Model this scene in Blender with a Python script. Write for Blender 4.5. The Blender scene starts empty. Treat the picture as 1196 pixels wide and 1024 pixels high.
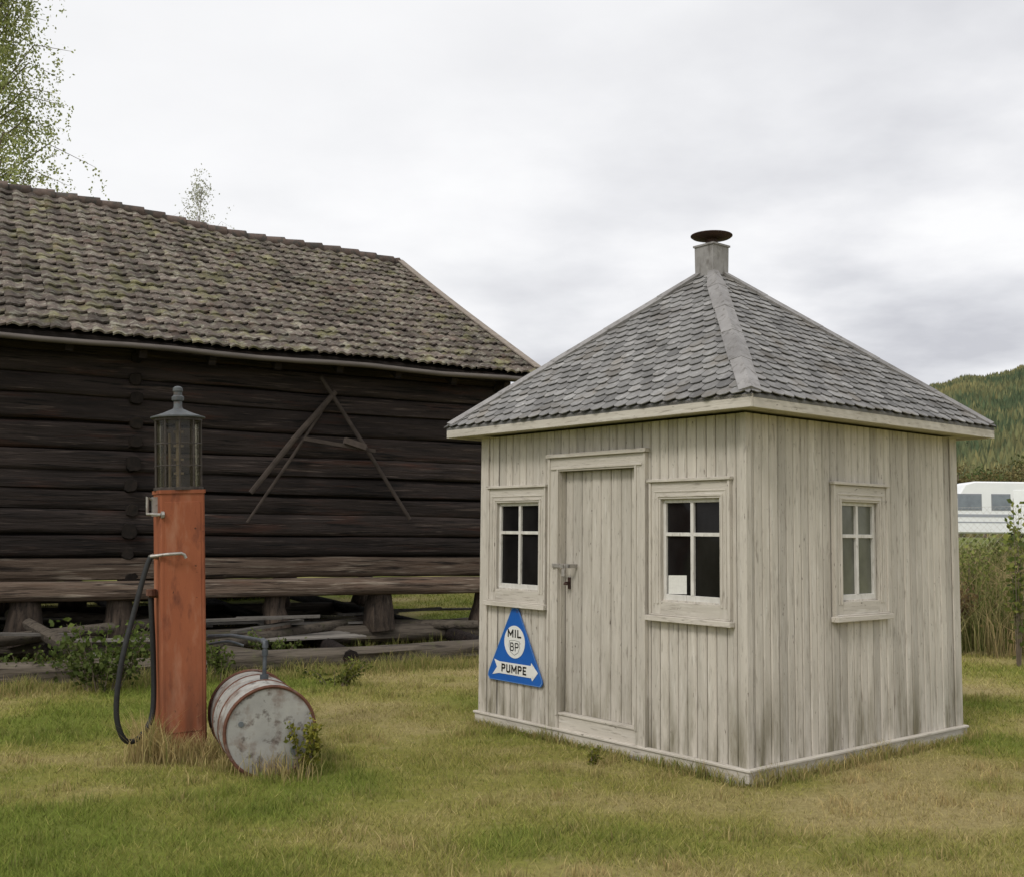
import bpy, math, random
import numpy as np
from mathutils import Vector, Matrix, noise
random.seed(7); rng=np.random.default_rng(11)
R=math.radians; rnd=random.random
def ru(a,b): return a+(b-a)*rnd()
scene=bpy.context.scene; COL=scene.collection

# ---------------- camera
F=1255.0; CX,CY=598.0,512.0; PITCH=R(5.01); ROLL=0.0105; H=1.6
cam=bpy.data.cameras.new('camera'); camo=bpy.data.objects.new('camera',cam); COL.objects.link(camo)
camo.matrix_world=Matrix.Translation((0,0,H))@Matrix.Rotation(R(90)+PITCH,4,'X')@Matrix.Rotation(ROLL,4,'Z')
cam.sensor_width=36; cam.lens=F/1196*36; cam.clip_end=8000; cam.clip_start=.1
scene.camera=camo
scene.view_settings.view_transform='Standard'; scene.view_settings.look='None'; scene.view_settings.exposure=0
def ray(px,py):
    dx,dy=px-CX,py-CY
    dx,dy=dx+dy*ROLL,dy-dx*ROLL
    u,v=dx/F,-dy/F
    return Vector((u,math.cos(PITCH)-math.sin(PITCH)*v,math.sin(PITCH)+math.cos(PITCH)*v))
def at(px,py,z=0.0):
    d=ray(px,py); t=(z-H)/d.z; return Vector((d.x*t,d.y*t,z))

# ---------------- mesh builder
class MB:
    def __init__(s,T=None): s.v=[];s.f=[];s.t=[];s.m=[];s.T=T
    def add(s,vs,fs,tone=.5,mi=0):
        b=len(s.v)
        for v in vs: s.v.append(s.T(*v) if s.T else tuple(v))
        for f in fs: s.f.append(tuple(i+b for i in f)); s.t.append(tone); s.m.append(mi)
    def box(s,x0,x1,y0,y1,z0,z1,tone=.5,mi=0):
        s.add([(x0,y0,z0),(x1,y0,z0),(x1,y1,z0),(x0,y1,z0),(x0,y0,z1),(x1,y0,z1),(x1,y1,z1),(x0,y1,z1)],
              [(0,3,2,1),(4,5,6,7),(0,1,5,4),(1,2,6,5),(2,3,7,6),(3,0,4,7)],tone,mi)
    def prism(s,poly,z0,z1,tone=.5,mi=0,ax=2):
        n=len(poly)
        def mk(p,z):
            return (p[0],p[1],z) if ax==2 else ((p[0],z,p[1]) if ax==1 else (z,p[0],p[1]))
        vs=[mk(p,z0) for p in poly]+[mk(p,z1) for p in poly]
        fs=[tuple(range(n))[::-1],tuple(range(n,2*n))]+[(i,(i+1)%n,n+(i+1)%n,n+i) for i in range(n)]
        s.add(vs,fs,tone,mi)
    def bar(s,p,q,w,h,tone=.5,mi=0,up=(0,0,1)):
        p,q=Vector(p),Vector(q); d=(q-p).normalized(); a=d.cross(Vector(up))
        if a.length<1e-3: a=d.cross(Vector((1,0,0)))
        a.normalize(); b=a.cross(d)
        vs=[]
        for c in (p,q):
            for i,j in ((-1,-1),(1,-1),(1,1),(-1,1)): vs.append(tuple(c+a*(w/2*i)+b*(h/2*j)))
        s.add(vs,[(0,1,2,3),(7,6,5,4),(0,4,5,1),(1,5,6,2),(2,6,7,3),(3,7,4,0)],tone,mi)
    def tube(s,pts,rad,n=10,tone=.5,mi=0,sq=1.0,wob=0,se=2.0):
        pts=[Vector(p) for p in pts]; m=len(pts)
        if not hasattr(rad,'__len__'): rad=[rad]*m
        vs=[];fs=[]; prev=None
        for i in range(m):
            d=(pts[min(i+1,m-1)]-pts[max(i-1,0)]).normalized()
            if prev is None:
                a=d.cross(Vector((0,0,1)))
                if a.length<1e-2: a=d.cross(Vector((0,1,0)))
            else: a=prev-d*prev.dot(d)
            a.normalize(); prev=a; b=a.cross(d)
            for k in range(n):
                th=2*math.pi*(k+.5*(se>2))/n; r=rad[i]*(1+wob*(rnd()-.5))
                c_,s_=math.cos(th),math.sin(th)
                if se>2: r/=(abs(c_)**se+abs(s_)**se)**(1/se)
                vs.append(tuple(pts[i]+a*(c_*r*sq)+b*(s_*r)))
        for i in range(m-1):
            for k in range(n):
                fs.append((i*n+k,i*n+(k+1)%n,(i+1)*n+(k+1)%n,(i+1)*n+k))
        fs.append(tuple(range(n))[::-1]); fs.append(tuple((m-1)*n+k for k in range(n)))
        s.add(vs,fs,tone,mi)
    def lathe(s,prof,n=32,o=(0,0,0),ax='z',tone=.5,mi=0,phase=0):
        vs=[];fs=[];m=len(prof)
        for r,z in prof:
            for k in range(n):
                th=2*math.pi*k/n+phase; c,q=math.cos(th)*r,math.sin(th)*r
                vs.append((o[0]+c,o[1]+q,o[2]+z) if ax=='z' else (o[0]+c,o[1]+z,o[2]+q))
        for i in range(m-1):
            for k in range(n): fs.append((i*n+k,i*n+(k+1)%n,(i+1)*n+(k+1)%n,(i+1)*n+k))
        fs.append(tuple(range(n))[::-1]); fs.append(tuple((m-1)*n+k for k in range(n)))
        s.add(vs,fs,tone,mi)
    def build(s,name,mats,parent=None,smooth=False,bevel=0,angle=None):
        me=bpy.data.meshes.new(name); me.from_pydata(s.v,[],s.f)
        if not isinstance(mats,(list,tuple)): mats=[mats]
        for m in mats: me.materials.append(m)
        me.polygons.foreach_set('material_index',s.m)
        at_=me.attributes.new('tone','FLOAT','FACE'); at_.data.foreach_set('value',s.t)
        if smooth:
            me.polygons.foreach_set('use_smooth',[True]*len(s.f))
            me.set_sharp_from_angle(angle=R(angle or 40))
        me.update()
        o=bpy.data.objects.new(name,me); COL.objects.link(o)
        if parent: o.parent=parent
        if bevel:
            b=o.modifiers.new('bevel','BEVEL'); b.width=bevel; b.segments=1; b.limit_method='ANGLE'
        return o
def tag(o,label=None,cat=None,group=None,kind=None):
    if label: o['label']=label
    if cat: o['category']=cat
    if group: o['group']=group
    if kind: o['kind']=kind
    return o
def empty(name,loc,rz=0,label=None,cat=None,group=None):
    o=bpy.data.objects.new(name,None); COL.objects.link(o); o.location=loc; o.rotation_euler=(0,0,rz); o.empty_display_size=.2
    return tag(o,label,cat,group)

# ---------------- materials
def newmat(name):
    m=bpy.data.materials.new(name); m.use_nodes=True; nt=m.node_tree
    return m,nt,nt.nodes['Principled BSDF'],nt.nodes['Material Output']
def N(nt,t,**k):
    n=nt.nodes.new(t)
    for a,b in k.items(): setattr(n,a,b)
    return n
def mapr(nt,src,a,b,c,d):
    n=N(nt,'ShaderNodeMapRange'); nt.links.new(src,n.inputs[0])
    for i,v in enumerate((a,b,c,d)): n.inputs[i+1].default_value=v
    return n.outputs[0]
def nz(nt,coord,scale,s=1.0,detail=5,rough=.6,off=(0,0,0)):
    mp=N(nt,'ShaderNodeMapping'); mp.inputs['Scale'].default_value=scale; mp.inputs['Location'].default_value=off
    nt.links.new(coord,mp.inputs[0])
    n=N(nt,'ShaderNodeTexNoise'); n.inputs['Scale'].default_value=s; n.inputs['Detail'].default_value=detail; n.inputs['Roughness'].default_value=rough
    nt.links.new(mp.outputs[0],n.inputs[0]); return n.outputs[0]
def mix(nt,fac,a,b,mode='MIX'):
    n=N(nt,'ShaderNodeMix',data_type='RGBA',blend_type=mode)
    if isinstance(fac,(int,float)): n.inputs[0].default_value=fac
    else: nt.links.new(fac,n.inputs[0])
    for i,x in ((6,a),(7,b)):
        if isinstance(x,(tuple,list)): n.inputs[i].default_value=(*x,1)
        else: nt.links.new(x,n.inputs[i])
    return n.outputs[2]
def surf(name,c1,c2,scale=(3,3,3),spots=(),dirt=None,rough=.8,metal=0,bump=.3,bscale=None,bdist=.01,tonevar=.5,spec=.3):
    m,nt,b,out=newmat(name); tc=N(nt,'ShaderNodeTexCoord').outputs['Object']
    f=nz(nt,tc,scale); f=mapr(nt,f,.3,.7,0,1)
    c=mix(nt,f,c1,c2)
    ta=N(nt,'ShaderNodeAttribute',attribute_name='tone')
    for i,(col,sc,lo,hi,am) in enumerate(spots):
        g=nz(nt,tc,sc,off=(3.1*i+1,7.7*i,2.3)); g=mapr(nt,g,lo,hi,0,am); c=mix(nt,g,c,col)
    t=mapr(nt,ta.outputs['Fac'],0,1,1-tonevar,1+tonevar)
    cc=N(nt,'ShaderNodeCombineColor')
    for i in range(3): nt.links.new(t,cc.inputs[i])
    c=mix(nt,1.0,c,cc.outputs[0],'MULTIPLY')
    if dirt:
        col,z0,z1,am=dirt
        sx=N(nt,'ShaderNodeSeparateXYZ'); nt.links.new(tc,sx.inputs[0])
        z=mapr(nt,sx.outputs[2],z0,z1,1,0)
        g=nz(nt,tc,(9,9,1.6)); g=mapr(nt,g,.42,.66,0,1)
        mm=N(nt,'ShaderNodeMath',operation='MULTIPLY'); nt.links.new(z,mm.inputs[0]); nt.links.new(g,mm.inputs[1])
        m2=N(nt,'ShaderNodeMath',operation='MULTIPLY'); nt.links.new(mm.outputs[0],m2.inputs[0]); m2.inputs[1].default_value=am
        c=mix(nt,m2.outputs[0],c,col)
    nt.links.new(c,b.inputs['Base Color'])
    b.inputs['Roughness'].default_value=rough; b.inputs['Metallic'].default_value=metal
    b.inputs['Specular IOR Level'].default_value=spec
    if bump:
        bn=N(nt,'ShaderNodeBump'); bn.inputs['Strength'].default_value=bump; bn.inputs['Distance'].default_value=bdist
        nt.links.new(nz(nt,tc,bscale or scale,detail=8,rough=.7),bn.inputs['Height']); nt.links.new(bn.outputs[0],b.inputs['Normal'])
    return m
P1=(.56,.52,.458); P2=(.465,.43,.374)
gw=(.25,.22,.185)
def paint(name,a,d):
    def sc(h,l): return tuple(l if i==a else h for i in range(3))
    return surf(name,P1,P2,sc(20,1.6),spots=[((.35,.32,.275),sc(5,1.1),.49,.72,.5),(gw,sc(55,7),.56,.71,.8),((.65,.62,.565),sc(40,4),.56,.68,.5),((.10,.08,.065),sc(48,14),.66,.72,.85)],dirt=d,rough=.87,bump=.6,bscale=sc(80,6),bdist=.006,tonevar=.16,spec=.2)
paint_v=paint('painted_boards',2,((.13,.115,.065),.05,.75,.95))
paint_hy=paint('painted_rails',1,None)
paint_hx=paint('painted_rails_side',0,None)
darkgap=surf('dark_gap',(.05,.045,.035),(.03,.028,.022),bump=0)
sashw=surf('sash_paint',(.68,.66,.62),(.52,.50,.46),(20,20,6),rough=.6,tonevar=.15,bump=.3,spots=[((.25,.22,.18),(50,50,12),.6,.72,.7)])
slate=surf('roof_slate',(.17,.165,.163),(.255,.25,.243),(9,9,9),spots=[((.37,.365,.35),(24,24,24),.57,.69,.65),((.15,.13,.105),(4,4,4),.52,.68,.65),((.09,.085,.08),(13,13,3),.58,.70,.6)],rough=.8,bump=.5,bscale=(60,60,60),bdist=.004,tonevar=.38,spec=.25)
zinc=surf('zinc_flashing',(.20,.19,.185),(.29,.28,.275),(6,6,6),spots=[((.12,.11,.10),(22,22,8),.52,.67,.75),((.36,.35,.33),(14,14,14),.58,.7,.5)],rough=.7,metal=.05,bump=.4,bdist=.008,tonevar=.25)
rustdark=surf('dark_rusty_metal',(.045,.03,.028),(.085,.045,.035),(20,20,20),rough=.7,metal=.3,tonevar=.3)
cageiron=surf('cage_iron',(.035,.03,.028),(.09,.075,.065),(30,30,30),rough=.6,metal=.3,tonevar=.3)
stone=surf('field_stone',(.16,.15,.14),(.28,.27,.25),(8,8,8),rough=.9,bump=.6,bdist=.02)
iron=surf('galvanised_iron',(.30,.28,.26),(.42,.40,.37),(30,30,30),spots=[((.14,.06,.03),(25,25,25),.55,.7,.8)],rough=.5,metal=.5)
orange=surf('rusty_orange_paint',(.325,.112,.055),(.245,.08,.042),(5,5,2),spots=[((.13,.048,.032),(12,12,4),.55,.71,.85),((.40,.21,.135),(9,9,2.5),.55,.71,.5),((.045,.028,.023),(26,26,26),.66,.73,.9)],dirt=((.09,.05,.035),0,.9,.85),rough=.85,bump=.4,bscale=(25,25,12),bdist=.006,tonevar=.25,spec=.12)
blackrub=surf('black_rubber',(.014,.014,.015),(.025,.025,.025),(30,30,30),rough=.55,bump=.1)
pumpcap=surf('oxidised_cap',(.07,.075,.08),(.12,.13,.135),(18,18,18),spots=[((.12,.07,.045),(22,22,22),.58,.7,.7)],rough=.65,metal=.2)
brass=surf('gauge_brass',(.13,.105,.07),(.20,.165,.12),(20,20,20),rough=.6,metal=.3)
drumend=surf('worn_blue_grey_paint',(.10,.112,.12),(.17,.185,.195),(7,7,5),spots=[((.27,.28,.28),(14,4,7),.54,.66,.65),((.05,.045,.04),(7,7,9),.53,.68,.8),((.13,.08,.055),(20,20,20),.61,.7,.5)],rough=.65,metal=.1,bump=.4,tonevar=.2)
drumbody=surf('worn_white_paint',(.27,.265,.25),(.38,.37,.34),(6,6,6),spots=[((.14,.085,.06),(6,6,6),.50,.66,.8),((.08,.06,.05),(16,16,16),.56,.67,.75)],rough=.7,bump=.3)
rust=surf('brown_rust',(.085,.04,.028),(.16,.07,.043),(25,25,25),spots=[((.22,.19,.165),(9,9,9),.56,.66,.5)],rough=.85,bump=.4,tonevar=.3)
steelpipe=surf('dark_steel_pipe',(.06,.068,.08),(.11,.12,.13),(20,20,20),rough=.5,metal=.4)
logdark=surf('tarred_logs',(.012,.0095,.009),(.036,.027,.024),(.9,12,12),spots=[((.105,.082,.07),(1.6,34,34),.58,.74,.8),((.055,.022,.014),(.9,9,9),.56,.72,.6),((.004,.004,.004),(1.3,26,26),.57,.65,.9)],rough=.8,bump=1.0,bscale=(1.6,30,30),bdist=.03,tonevar=.55,spec=.2)
logend=surf('tarred_log_ends',(.009,.008,.007),(.024,.018,.015),(14,2,14),rough=.85,bump=.8,tonevar=.5,spec=.15)
logbrown=surf('brown_beam',(.07,.05,.038),(.15,.112,.086),(1.0,16,16),spots=[((.018,.014,.012),(1.1,24,24),.51,.64,.95),((.29,.245,.195),(1.4,28,28),.55,.68,.75),((.10,.048,.028),(1.1,9,9),.57,.72,.4)],rough=.9,bump=1.0,bscale=(1.4,34,34),bdist=.035,tonevar=.5,spec=.15)
loggrey=surf('weathered_log',(.085,.07,.054),(.17,.142,.112),(1.5,18,18),spots=[((.03,.024,.019),(2,30,30),.53,.66,.85),((.12,.125,.055),(5,5,5),.58,.7,.5)],rough=.9,bump=.9,bscale=(2.5,40,40),bdist=.025,tonevar=.4)
stump=surf('pillar_wood',(.045,.034,.026),(.12,.088,.066),(16,16,2),spots=[((.015,.012,.01),(30,30,2.5),.50,.68,.9),((.2,.16,.12),(30,30,3),.6,.7,.5)],rough=.9,bump=.9,bscale=(40,40,3),bdist=.03,tonevar=.45)
tile=surf('old_clay_tile',(.085,.068,.058),(.155,.128,.108),(3,3,3),spots=[((.27,.26,.205),(7,7,7),.51,.63,.65),((.19,.185,.08),(2.6,2.6,2.6),.52,.65,.6),((.045,.04,.037),(11,11,11),.54,.65,.65),((.38,.37,.32),(24,24,24),.60,.68,.7),((.125,.07,.052),(2,2,2),.58,.7,.45)],rough=.95,bump=.8,bscale=(24,24,24),bdist=.014,tonevar=.42,spec=.12)
ridget=surf('ridge_clay',(.075,.055,.048),(.13,.098,.082),(8,8,8),spots=[((.05,.05,.045),(9,9,9),.48,.6,.8)],rough=.95,bump=.5,tonevar=.5)
vboard=surf('pale_verge_board',(.28,.24,.20),(.18,.15,.125),(8,8,8),rough=.9,tonevar=.2)
gutterm=surf('old_gutter',(.09,.078,.07),(.15,.13,.115),(2,9,9),rough=.6,metal=.3)
greywood=surf('grey_plank',(.15,.138,.122),(.25,.23,.205),(2,25,25),spots=[((.06,.052,.045),(2,40,40),.53,.7,.75)],rough=.9,bump=.5,tonevar=.4)
oldpole=surf('old_pole_wood',(.035,.027,.023),(.072,.057,.048),(6,6,6),rough=.9)
bluee=surf('blue_enamel',(.010,.095,.38),(.013,.11,.43),(6,6,6),spots=[((.12,.07,.05),(18,18,18),.67,.72,.8)],rough=.3,bump=0,tonevar=.1,spec=.4)
paleblue=surf('pale_blue_enamel',(.10,.22,.48),(.12,.25,.5),bump=0,rough=.3)
whitee=surf('white_enamel',(.74,.74,.72),(.66,.66,.63),(10,10,10),spots=[((.35,.28,.2),(20,20,20),.66,.73,.7)],rough=.3,bump=0,tonevar=.1)
blacke=surf('black_enamel',(.012,.012,.012),(.02,.02,.02),rough=.3,bump=0,tonevar=.1)
greye=surf('grey_enamel',(.14,.14,.14),(.18,.18,.18),rough=.3,bump=0,tonevar=.1)
paper=surf('paper',(.72,.71,.67),(.62,.61,.57),(60,10,60),rough=.9,bump=0)
cvw=surf('caravan_shell',(.86,.87,.88),(.80,.81,.83),(2,2,2),rough=.35,bump=0,tonevar=.1)
cvg=surf('caravan_window',(.16,.18,.21),(.24,.27,.30),(2,2,2),rough=.15,bump=0)
cvs=surf('caravan_stripe',(.35,.37,.42),(.30,.32,.36),(2,2,2),rough=.4,bump=0)
tyre=surf('tyre_rubber',(.02,.02,.02),(.03,.03,.03),bump=0)
bark=surf('birch_bark',(.42,.40,.36),(.28,.26,.23),(3,3,9),spots=[((.05,.045,.04),(5,5,22),.56,.64,.9)],rough=.9)
twig=surf('twig_bark',(.13,.10,.075),(.20,.16,.12),(9,9,9),rough=.9,bump=0)
def glassm(name,base,rough,bumpy=.02,spec=.5):
    m,nt,b,out=newmat(name); tc=N(nt,'ShaderNodeTexCoord').outputs['Object']
    f=mapr(nt,nz(nt,tc,(4,4,3)),.35,.65,0,1)
    nt.links.new(mix(nt,f,base,tuple(x*1.8+.002 for x in base)),b.inputs['Base Color'])
    b.inputs['Roughness'].default_value=rough; b.inputs['Specular IOR Level'].default_value=spec
    bn=N(nt,'ShaderNodeBump'); bn.inputs['Strength'].default_value=.25; bn.inputs['Distance'].default_value=bumpy
    nt.links.new(nz(nt,tc,(3,3,3),detail=1),bn.inputs['Height']); nt.links.new(bn.outputs[0],b.inputs['Normal'])
    return m
winf=glassm('dark_window_glass',(.007,.0065,.0065),.06,spec=.12)  # opaque panes: the unlit interior behind is put into this dark colour
wins=glassm('reflection_tinted_glass',(.075,.078,.06),.22)  # pale greenish-grey reflection and the curtain inside are put into the pane colour
def clearglass():
    m,nt,b,out=newmat('clear_cylinder_glass'); nt.nodes.remove(b)
    t=N(nt,'ShaderNodeBsdfTransparent'); t.inputs[0].default_value=(.82,.79,.71,1)
    g=N(nt,'ShaderNodeBsdfGlossy'); g.inputs['Roughness'].default_value=.15; g.inputs[0].default_value=(.6,.6,.58,1)
    lw=N(nt,'ShaderNodeLayerWeight'); lw.inputs[0].default_value=.2
    f=mapr(nt,lw.outputs['Fresnel'],0,1,.03,.5)
    mx=N(nt,'ShaderNodeMixShader'); nt.links.new(f,mx.inputs[0]); nt.links.new(t.outputs[0],mx.inputs[1]); nt.links.new(g.outputs[0],mx.inputs[2])
    nt.links.new(mx.outputs[0],out.inputs[0]); return m
cglass=clearglass()
def foliage(name,trans=.35,rough=.7):
    m,nt,b,out=newmat(name)
    a=N(nt,'ShaderNodeAttribute',attribute_name='Col')
    nt.links.new(a.outputs['Color'],b.inputs['Base Color']); b.inputs['Roughness'].default_value=rough; b.inputs['Specular IOR Level'].default_value=.2
    tr=N(nt,'ShaderNodeBsdfTranslucent'); nt.links.new(a.outputs['Color'],tr.inputs[0])
    mx=N(nt,'ShaderNodeMixShader'); mx.inputs[0].default_value=trans
    nt.links.new(b.outputs[0],mx.inputs[1]); nt.links.new(tr.outputs[0],mx.inputs[2]); nt.links.new(mx.outputs[0],out.inputs[0])
    return m
leafm=foliage('leaf',.45); grassm=foliage('grass_blade',.35)

# ---------------- numpy helpers
def hsh(i,j,s): 
    x=np.sin(i*127.1+j*311.7+s*74.7)*43758.5453; return x-np.floor(x)
def vn(x,y,s=0):
    i=np.floor(x);j=np.floor(y);fx=x-i;fy=y-j;fx=fx*fx*(3-2*fx);fy=fy*fy*(3-2*fy)
    a=hsh(i,j,s);b=hsh(i+1,j,s);c=hsh(i,j+1,s);d=hsh(i+1,j+1,s)
    return (a*(1-fx)+b*fx)*(1-fy)+(c*(1-fx)+d*fx)*fy
def fbm(x,y,s=0,o=4):
    t=0;a=.5;n=0
    for k in range(o): t=t+a*vn(x*2**k,y*2**k,s+k*3.3); n+=a; a*=.55
    return t/n
def sst(x): x=np.clip(x,0,1); return x*x*(3-2*x)
def gh(x,y):
    x=np.asarray(x,float);y=np.asarray(y,float)
    q=y+.4*x
    return 1.6*sst((q-17)/36)+.05*(fbm(x*.5,y*.5,5)-.5)
def gh1(x,y): return float(gh(x,y))
def npmesh(name,V,Fv,k,cols,mat,parent=None,smooth=False):
    me=bpy.data.meshes.new(name); me.vertices.add(len(V)); me.vertices.foreach_set('co',V.astype(np.float32).ravel())
    me.loops.add(len(Fv)); me.loops.foreach_set('vertex_index',Fv.astype(np.int32))
    nf=len(Fv)//k; me.polygons.add(nf); me.polygons.foreach_set('loop_start',np.arange(nf,dtype=np.int32)*k)
    a=me.attributes.new('Col','FLOAT_COLOR','POINT'); c4=np.ones((len(V),4),np.float32); c4[:,:3]=cols; a.data.foreach_set('color',c4.ravel())
    me.update(calc_edges=True); me.materials.append(mat)
    if smooth: me.polygons.foreach_set('use_smooth',[True]*nf)
    o=bpy.data.objects.new(name,me); COL.objects.link(o)
    if parent: o.parent=parent
    return o
def blades(name,P,h,w,lean,col,mat,parent=None,bend=False):
    n=len(P); th=rng.uniform(0,np.pi,n); sx=np.cos(th)*w/2; sy=np.sin(th)*w/2
    if not bend:
        V=np.zeros((n,3,3)); V[:,0]=P; V[:,1]=P; V[:,0,0]-=sx;V[:,0,1]-=sy;V[:,1,0]+=sx;V[:,1,1]+=sy
        V[:,2]=P; V[:,2,0]+=lean[:,0]*h; V[:,2,1]+=lean[:,1]*h; V[:,2,2]+=h
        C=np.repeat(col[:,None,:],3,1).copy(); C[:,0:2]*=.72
        return npmesh(name,V.reshape(-1,3),np.arange(n*3),3,C.reshape(-1,3),mat,parent)
    V=np.zeros((n,5,3))
    for k,(f,ww) in enumerate(((0,1),(.55,.75))):
        for q,sg in enumerate((-1,1)):
            i=k*2+q; V[:,i]=P; V[:,i,0]+=sg*sx*ww+lean[:,0]*h*f*.4; V[:,i,1]+=sg*sy*ww+lean[:,1]*h*f*.4; V[:,i,2]+=h*f
    V[:,4]=P; V[:,4,0]+=lean[:,0]*h; V[:,4,1]+=lean[:,1]*h; V[:,4,2]+=h*.97
    b=np.arange(n)[:,None]*5
    Fv=np.concatenate([b+np.array([[0,1,3]]),b+np.array([[0,3,2]]),b+np.array([[2,3,4]])],1)
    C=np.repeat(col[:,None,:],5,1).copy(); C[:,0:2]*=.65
    return npmesh(name,V.reshape(-1,3),Fv.ravel(),3,C.reshape(-1,3),mat,parent)
def leaves(name,P,size,col,mat,parent=None,droop=0):
    n=len(P); a=rng.normal(size=(n,3)); a[:,2]-=droop; a/=np.linalg.norm(a,axis=1)[:,None]
    b=rng.normal(size=(n,3)); b=np.cross(a,b); b/=np.linalg.norm(b,axis=1)[:,None]
    s=(size*rng.uniform(.6,1.3,n))[:,None]
    V=np.stack([P,P+a*s*.5+b*s*.33,P+a*s,P+a*s*.5-b*s*.33],1)
    C=np.repeat(col[:,None,:],4,1)
    return npmesh(name,V.reshape(-1,3),np.arange(n*4),4,C.reshape(-1,3),mat,parent)
def lerpc(a,b,t): return np.array(a)[None]*(1-t[:,None])+np.array(b)[None]*t[:,None]

# ---------------- world & sun
w=bpy.data.worlds.new('World'); scene.world=w; w.use_nodes=True; nt=w.node_tree; bg=nt.nodes['Background']
sd=Vector((-.42,-.66,.80)).normalized()
sky=N(nt,'ShaderNodeTexSky',sky_type='NISHITA'); sky.sun_disc=False; sky.sun_elevation=math.asin(sd.z); sky.sun_rotation=math.atan2(sd.x,sd.y)
tc=N(nt,'ShaderNodeTexCoord').outputs['Generated']
sx=N(nt,'ShaderNodeSeparateXYZ'); nt.links.new(tc,sx.inputs[0])
def M(op,a,b):
    n=N(nt,'ShaderNodeMath',operation=op)
    for i,x in enumerate((a,b)):
        if isinstance(x,(int,float)): n.inputs[i].default_value=x
        else: nt.links.new(x,n.inputs[i])
    return n.outputs[0]
zz=M('ADD',M('MAXIMUM',sx.outputs[2],0.0),.16)
cv=N(nt,'ShaderNodeCombineXYZ'); nt.links.new(M('DIVIDE',sx.outputs[0],zz),cv.inputs[0]); nt.links.new(M('DIVIDE',sx.outputs[1],zz),cv.inputs[1])
f1=nz(nt,cv.outputs[0],(1,1.0,1),s=1.15,detail=6,rough=.52,off=(5.3,1.7,0))
f1=mapr(nt,f1,.36,.62,0,1)
rp=N(nt,'ShaderNodeValToRGB'); nt.links.new(f1,rp.inputs[0])
e=rp.color_ramp.elements; e[0].position=0;e[0].color=(.58,.585,.625,1); e[1].position=1; e[1].color=(.97,.97,.975,1)
x=e.new(.4); x.color=(.74,.745,.775,1)
x=e.new(.7); x.color=(.87,.87,.89,1)
br=mapr(nt,M('SUBTRACT',sx.outputs[2],M('MULTIPLY',sx.outputs[0],.55)),.05,.50,0,.80)
c=mix(nt,br,rp.outputs[0],(.98,.98,.985))
sk=N(nt,'ShaderNodeVectorMath',operation='SCALE'); nt.links.new(sky.outputs[0],sk.inputs[0]); sk.inputs['Scale'].default_value=.1
c=mix(nt,.96,sk.outputs[0],c)
nt.links.new(c,bg.inputs[0]); bg.inputs[1].default_value=1.05
sl=bpy.data.lights.new('sun','SUN'); sl.energy=1.5; sl.angle=R(14); sl.color=(1,.95,.88)
so=bpy.data.objects.new('sun',sl); COL.objects.link(so); so.rotation_euler=sd.to_track_quat('Z','Y').to_euler(); so.location=(0,0,20)

# ---------------- ground
def dryness(x,y):
    d=(fbm(x*.8+3,y*1.05,1,5)-.5)*2.3+.44
    d=d+.20*sst((x+.8)/2.5)-.50*sst((-x-.3)/1.2)*sst((7.8-y)/1.4)
    return np.clip(d,0,1)
GR=np.array((.185,.235,.040)); ST=np.array((.45,.37,.175)); OL=np.array((.32,.305,.080)); SO=np.array((.16,.125,.085))
def gcol(x,y):
    d=dryness(x,y)[:,None]; c=np.where(d<.5,GR*(1-d*2)+OL*(d*2),OL*(2-d*2)+ST*(d*2-1))
    far=sst((y-26)/10)[:,None]; c=c*(1-far)+np.array((.16,.20,.055))*far
    return c
nn=260; t=np.linspace(-1,1,nn)
gx=np.sign(t)*6*(np.exp(6.3*np.abs(t))-1)*.45
gy=9+gx
X,Y=np.meshgrid(gx,gy); X=X.ravel();Y=Y.ravel()
Z=gh(X,Y)
V=np.stack([X,Y,Z],1); idx=np.arange(nn*nn).reshape(nn,nn)
Fv=np.stack([idx[:-1,:-1],idx[:-1,1:],idx[1:,1:],idx[1:,:-1]],-1).reshape(-1)
gc=gcol(X,Y)
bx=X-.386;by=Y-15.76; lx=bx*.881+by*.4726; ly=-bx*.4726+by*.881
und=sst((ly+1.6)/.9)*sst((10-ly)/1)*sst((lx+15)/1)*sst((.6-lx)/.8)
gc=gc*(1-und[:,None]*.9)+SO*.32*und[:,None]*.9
def gmat():
    m,nt,b,out=newmat('ground_turf'); a=N(nt,'ShaderNodeAttribute',attribute_name='Col'); tc=N(nt,'ShaderNodeTexCoord').outputs['Object']
    f=mapr(nt,nz(nt,tc,(22,22,22),detail=6,rough=.75),.35,.65,0,1)
    c=mix(nt,mapr(nt,f,0,1,.5,.03),a.outputs['Color'],(.13,.11,.05))
    g=mapr(nt,nz(nt,tc,(5,5,5),detail=6,rough=.7,off=(9,2,0)),.55,.69,0,.45)
    sp=N(nt,'ShaderNodeSeparateColor'); nt.links.new(a.outputs['Color'],sp.inputs[0])
    g2=N(nt,'ShaderNodeMath',operation='MULTIPLY'); nt.links.new(g,g2.inputs[0]); nt.links.new(mapr(nt,sp.outputs[0],.15,.30,0,1),g2.inputs[1])
    c=mix(nt,g2.outputs[0],c,(.43,.35,.20))
    nt.links.new(c,b.inputs['Base Color']); b.inputs['Roughness'].default_value=1; b.inputs['Specular IOR Level'].default_value=.05
    bn=N(nt,'ShaderNodeBump'); bn.inputs['Strength'].default_value=.8; bn.inputs['Distance'].default_value=.03
    nt.links.new(nz(nt,tc,(30,30,30),detail=6,rough=.8),bn.inputs['Height']); nt.links.new(bn.outputs[0],b.inputs['Normal'])
    return m
tag(npmesh('ground',V,Fv,4,gc,gmat(),smooth=True),kind='structure')

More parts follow.
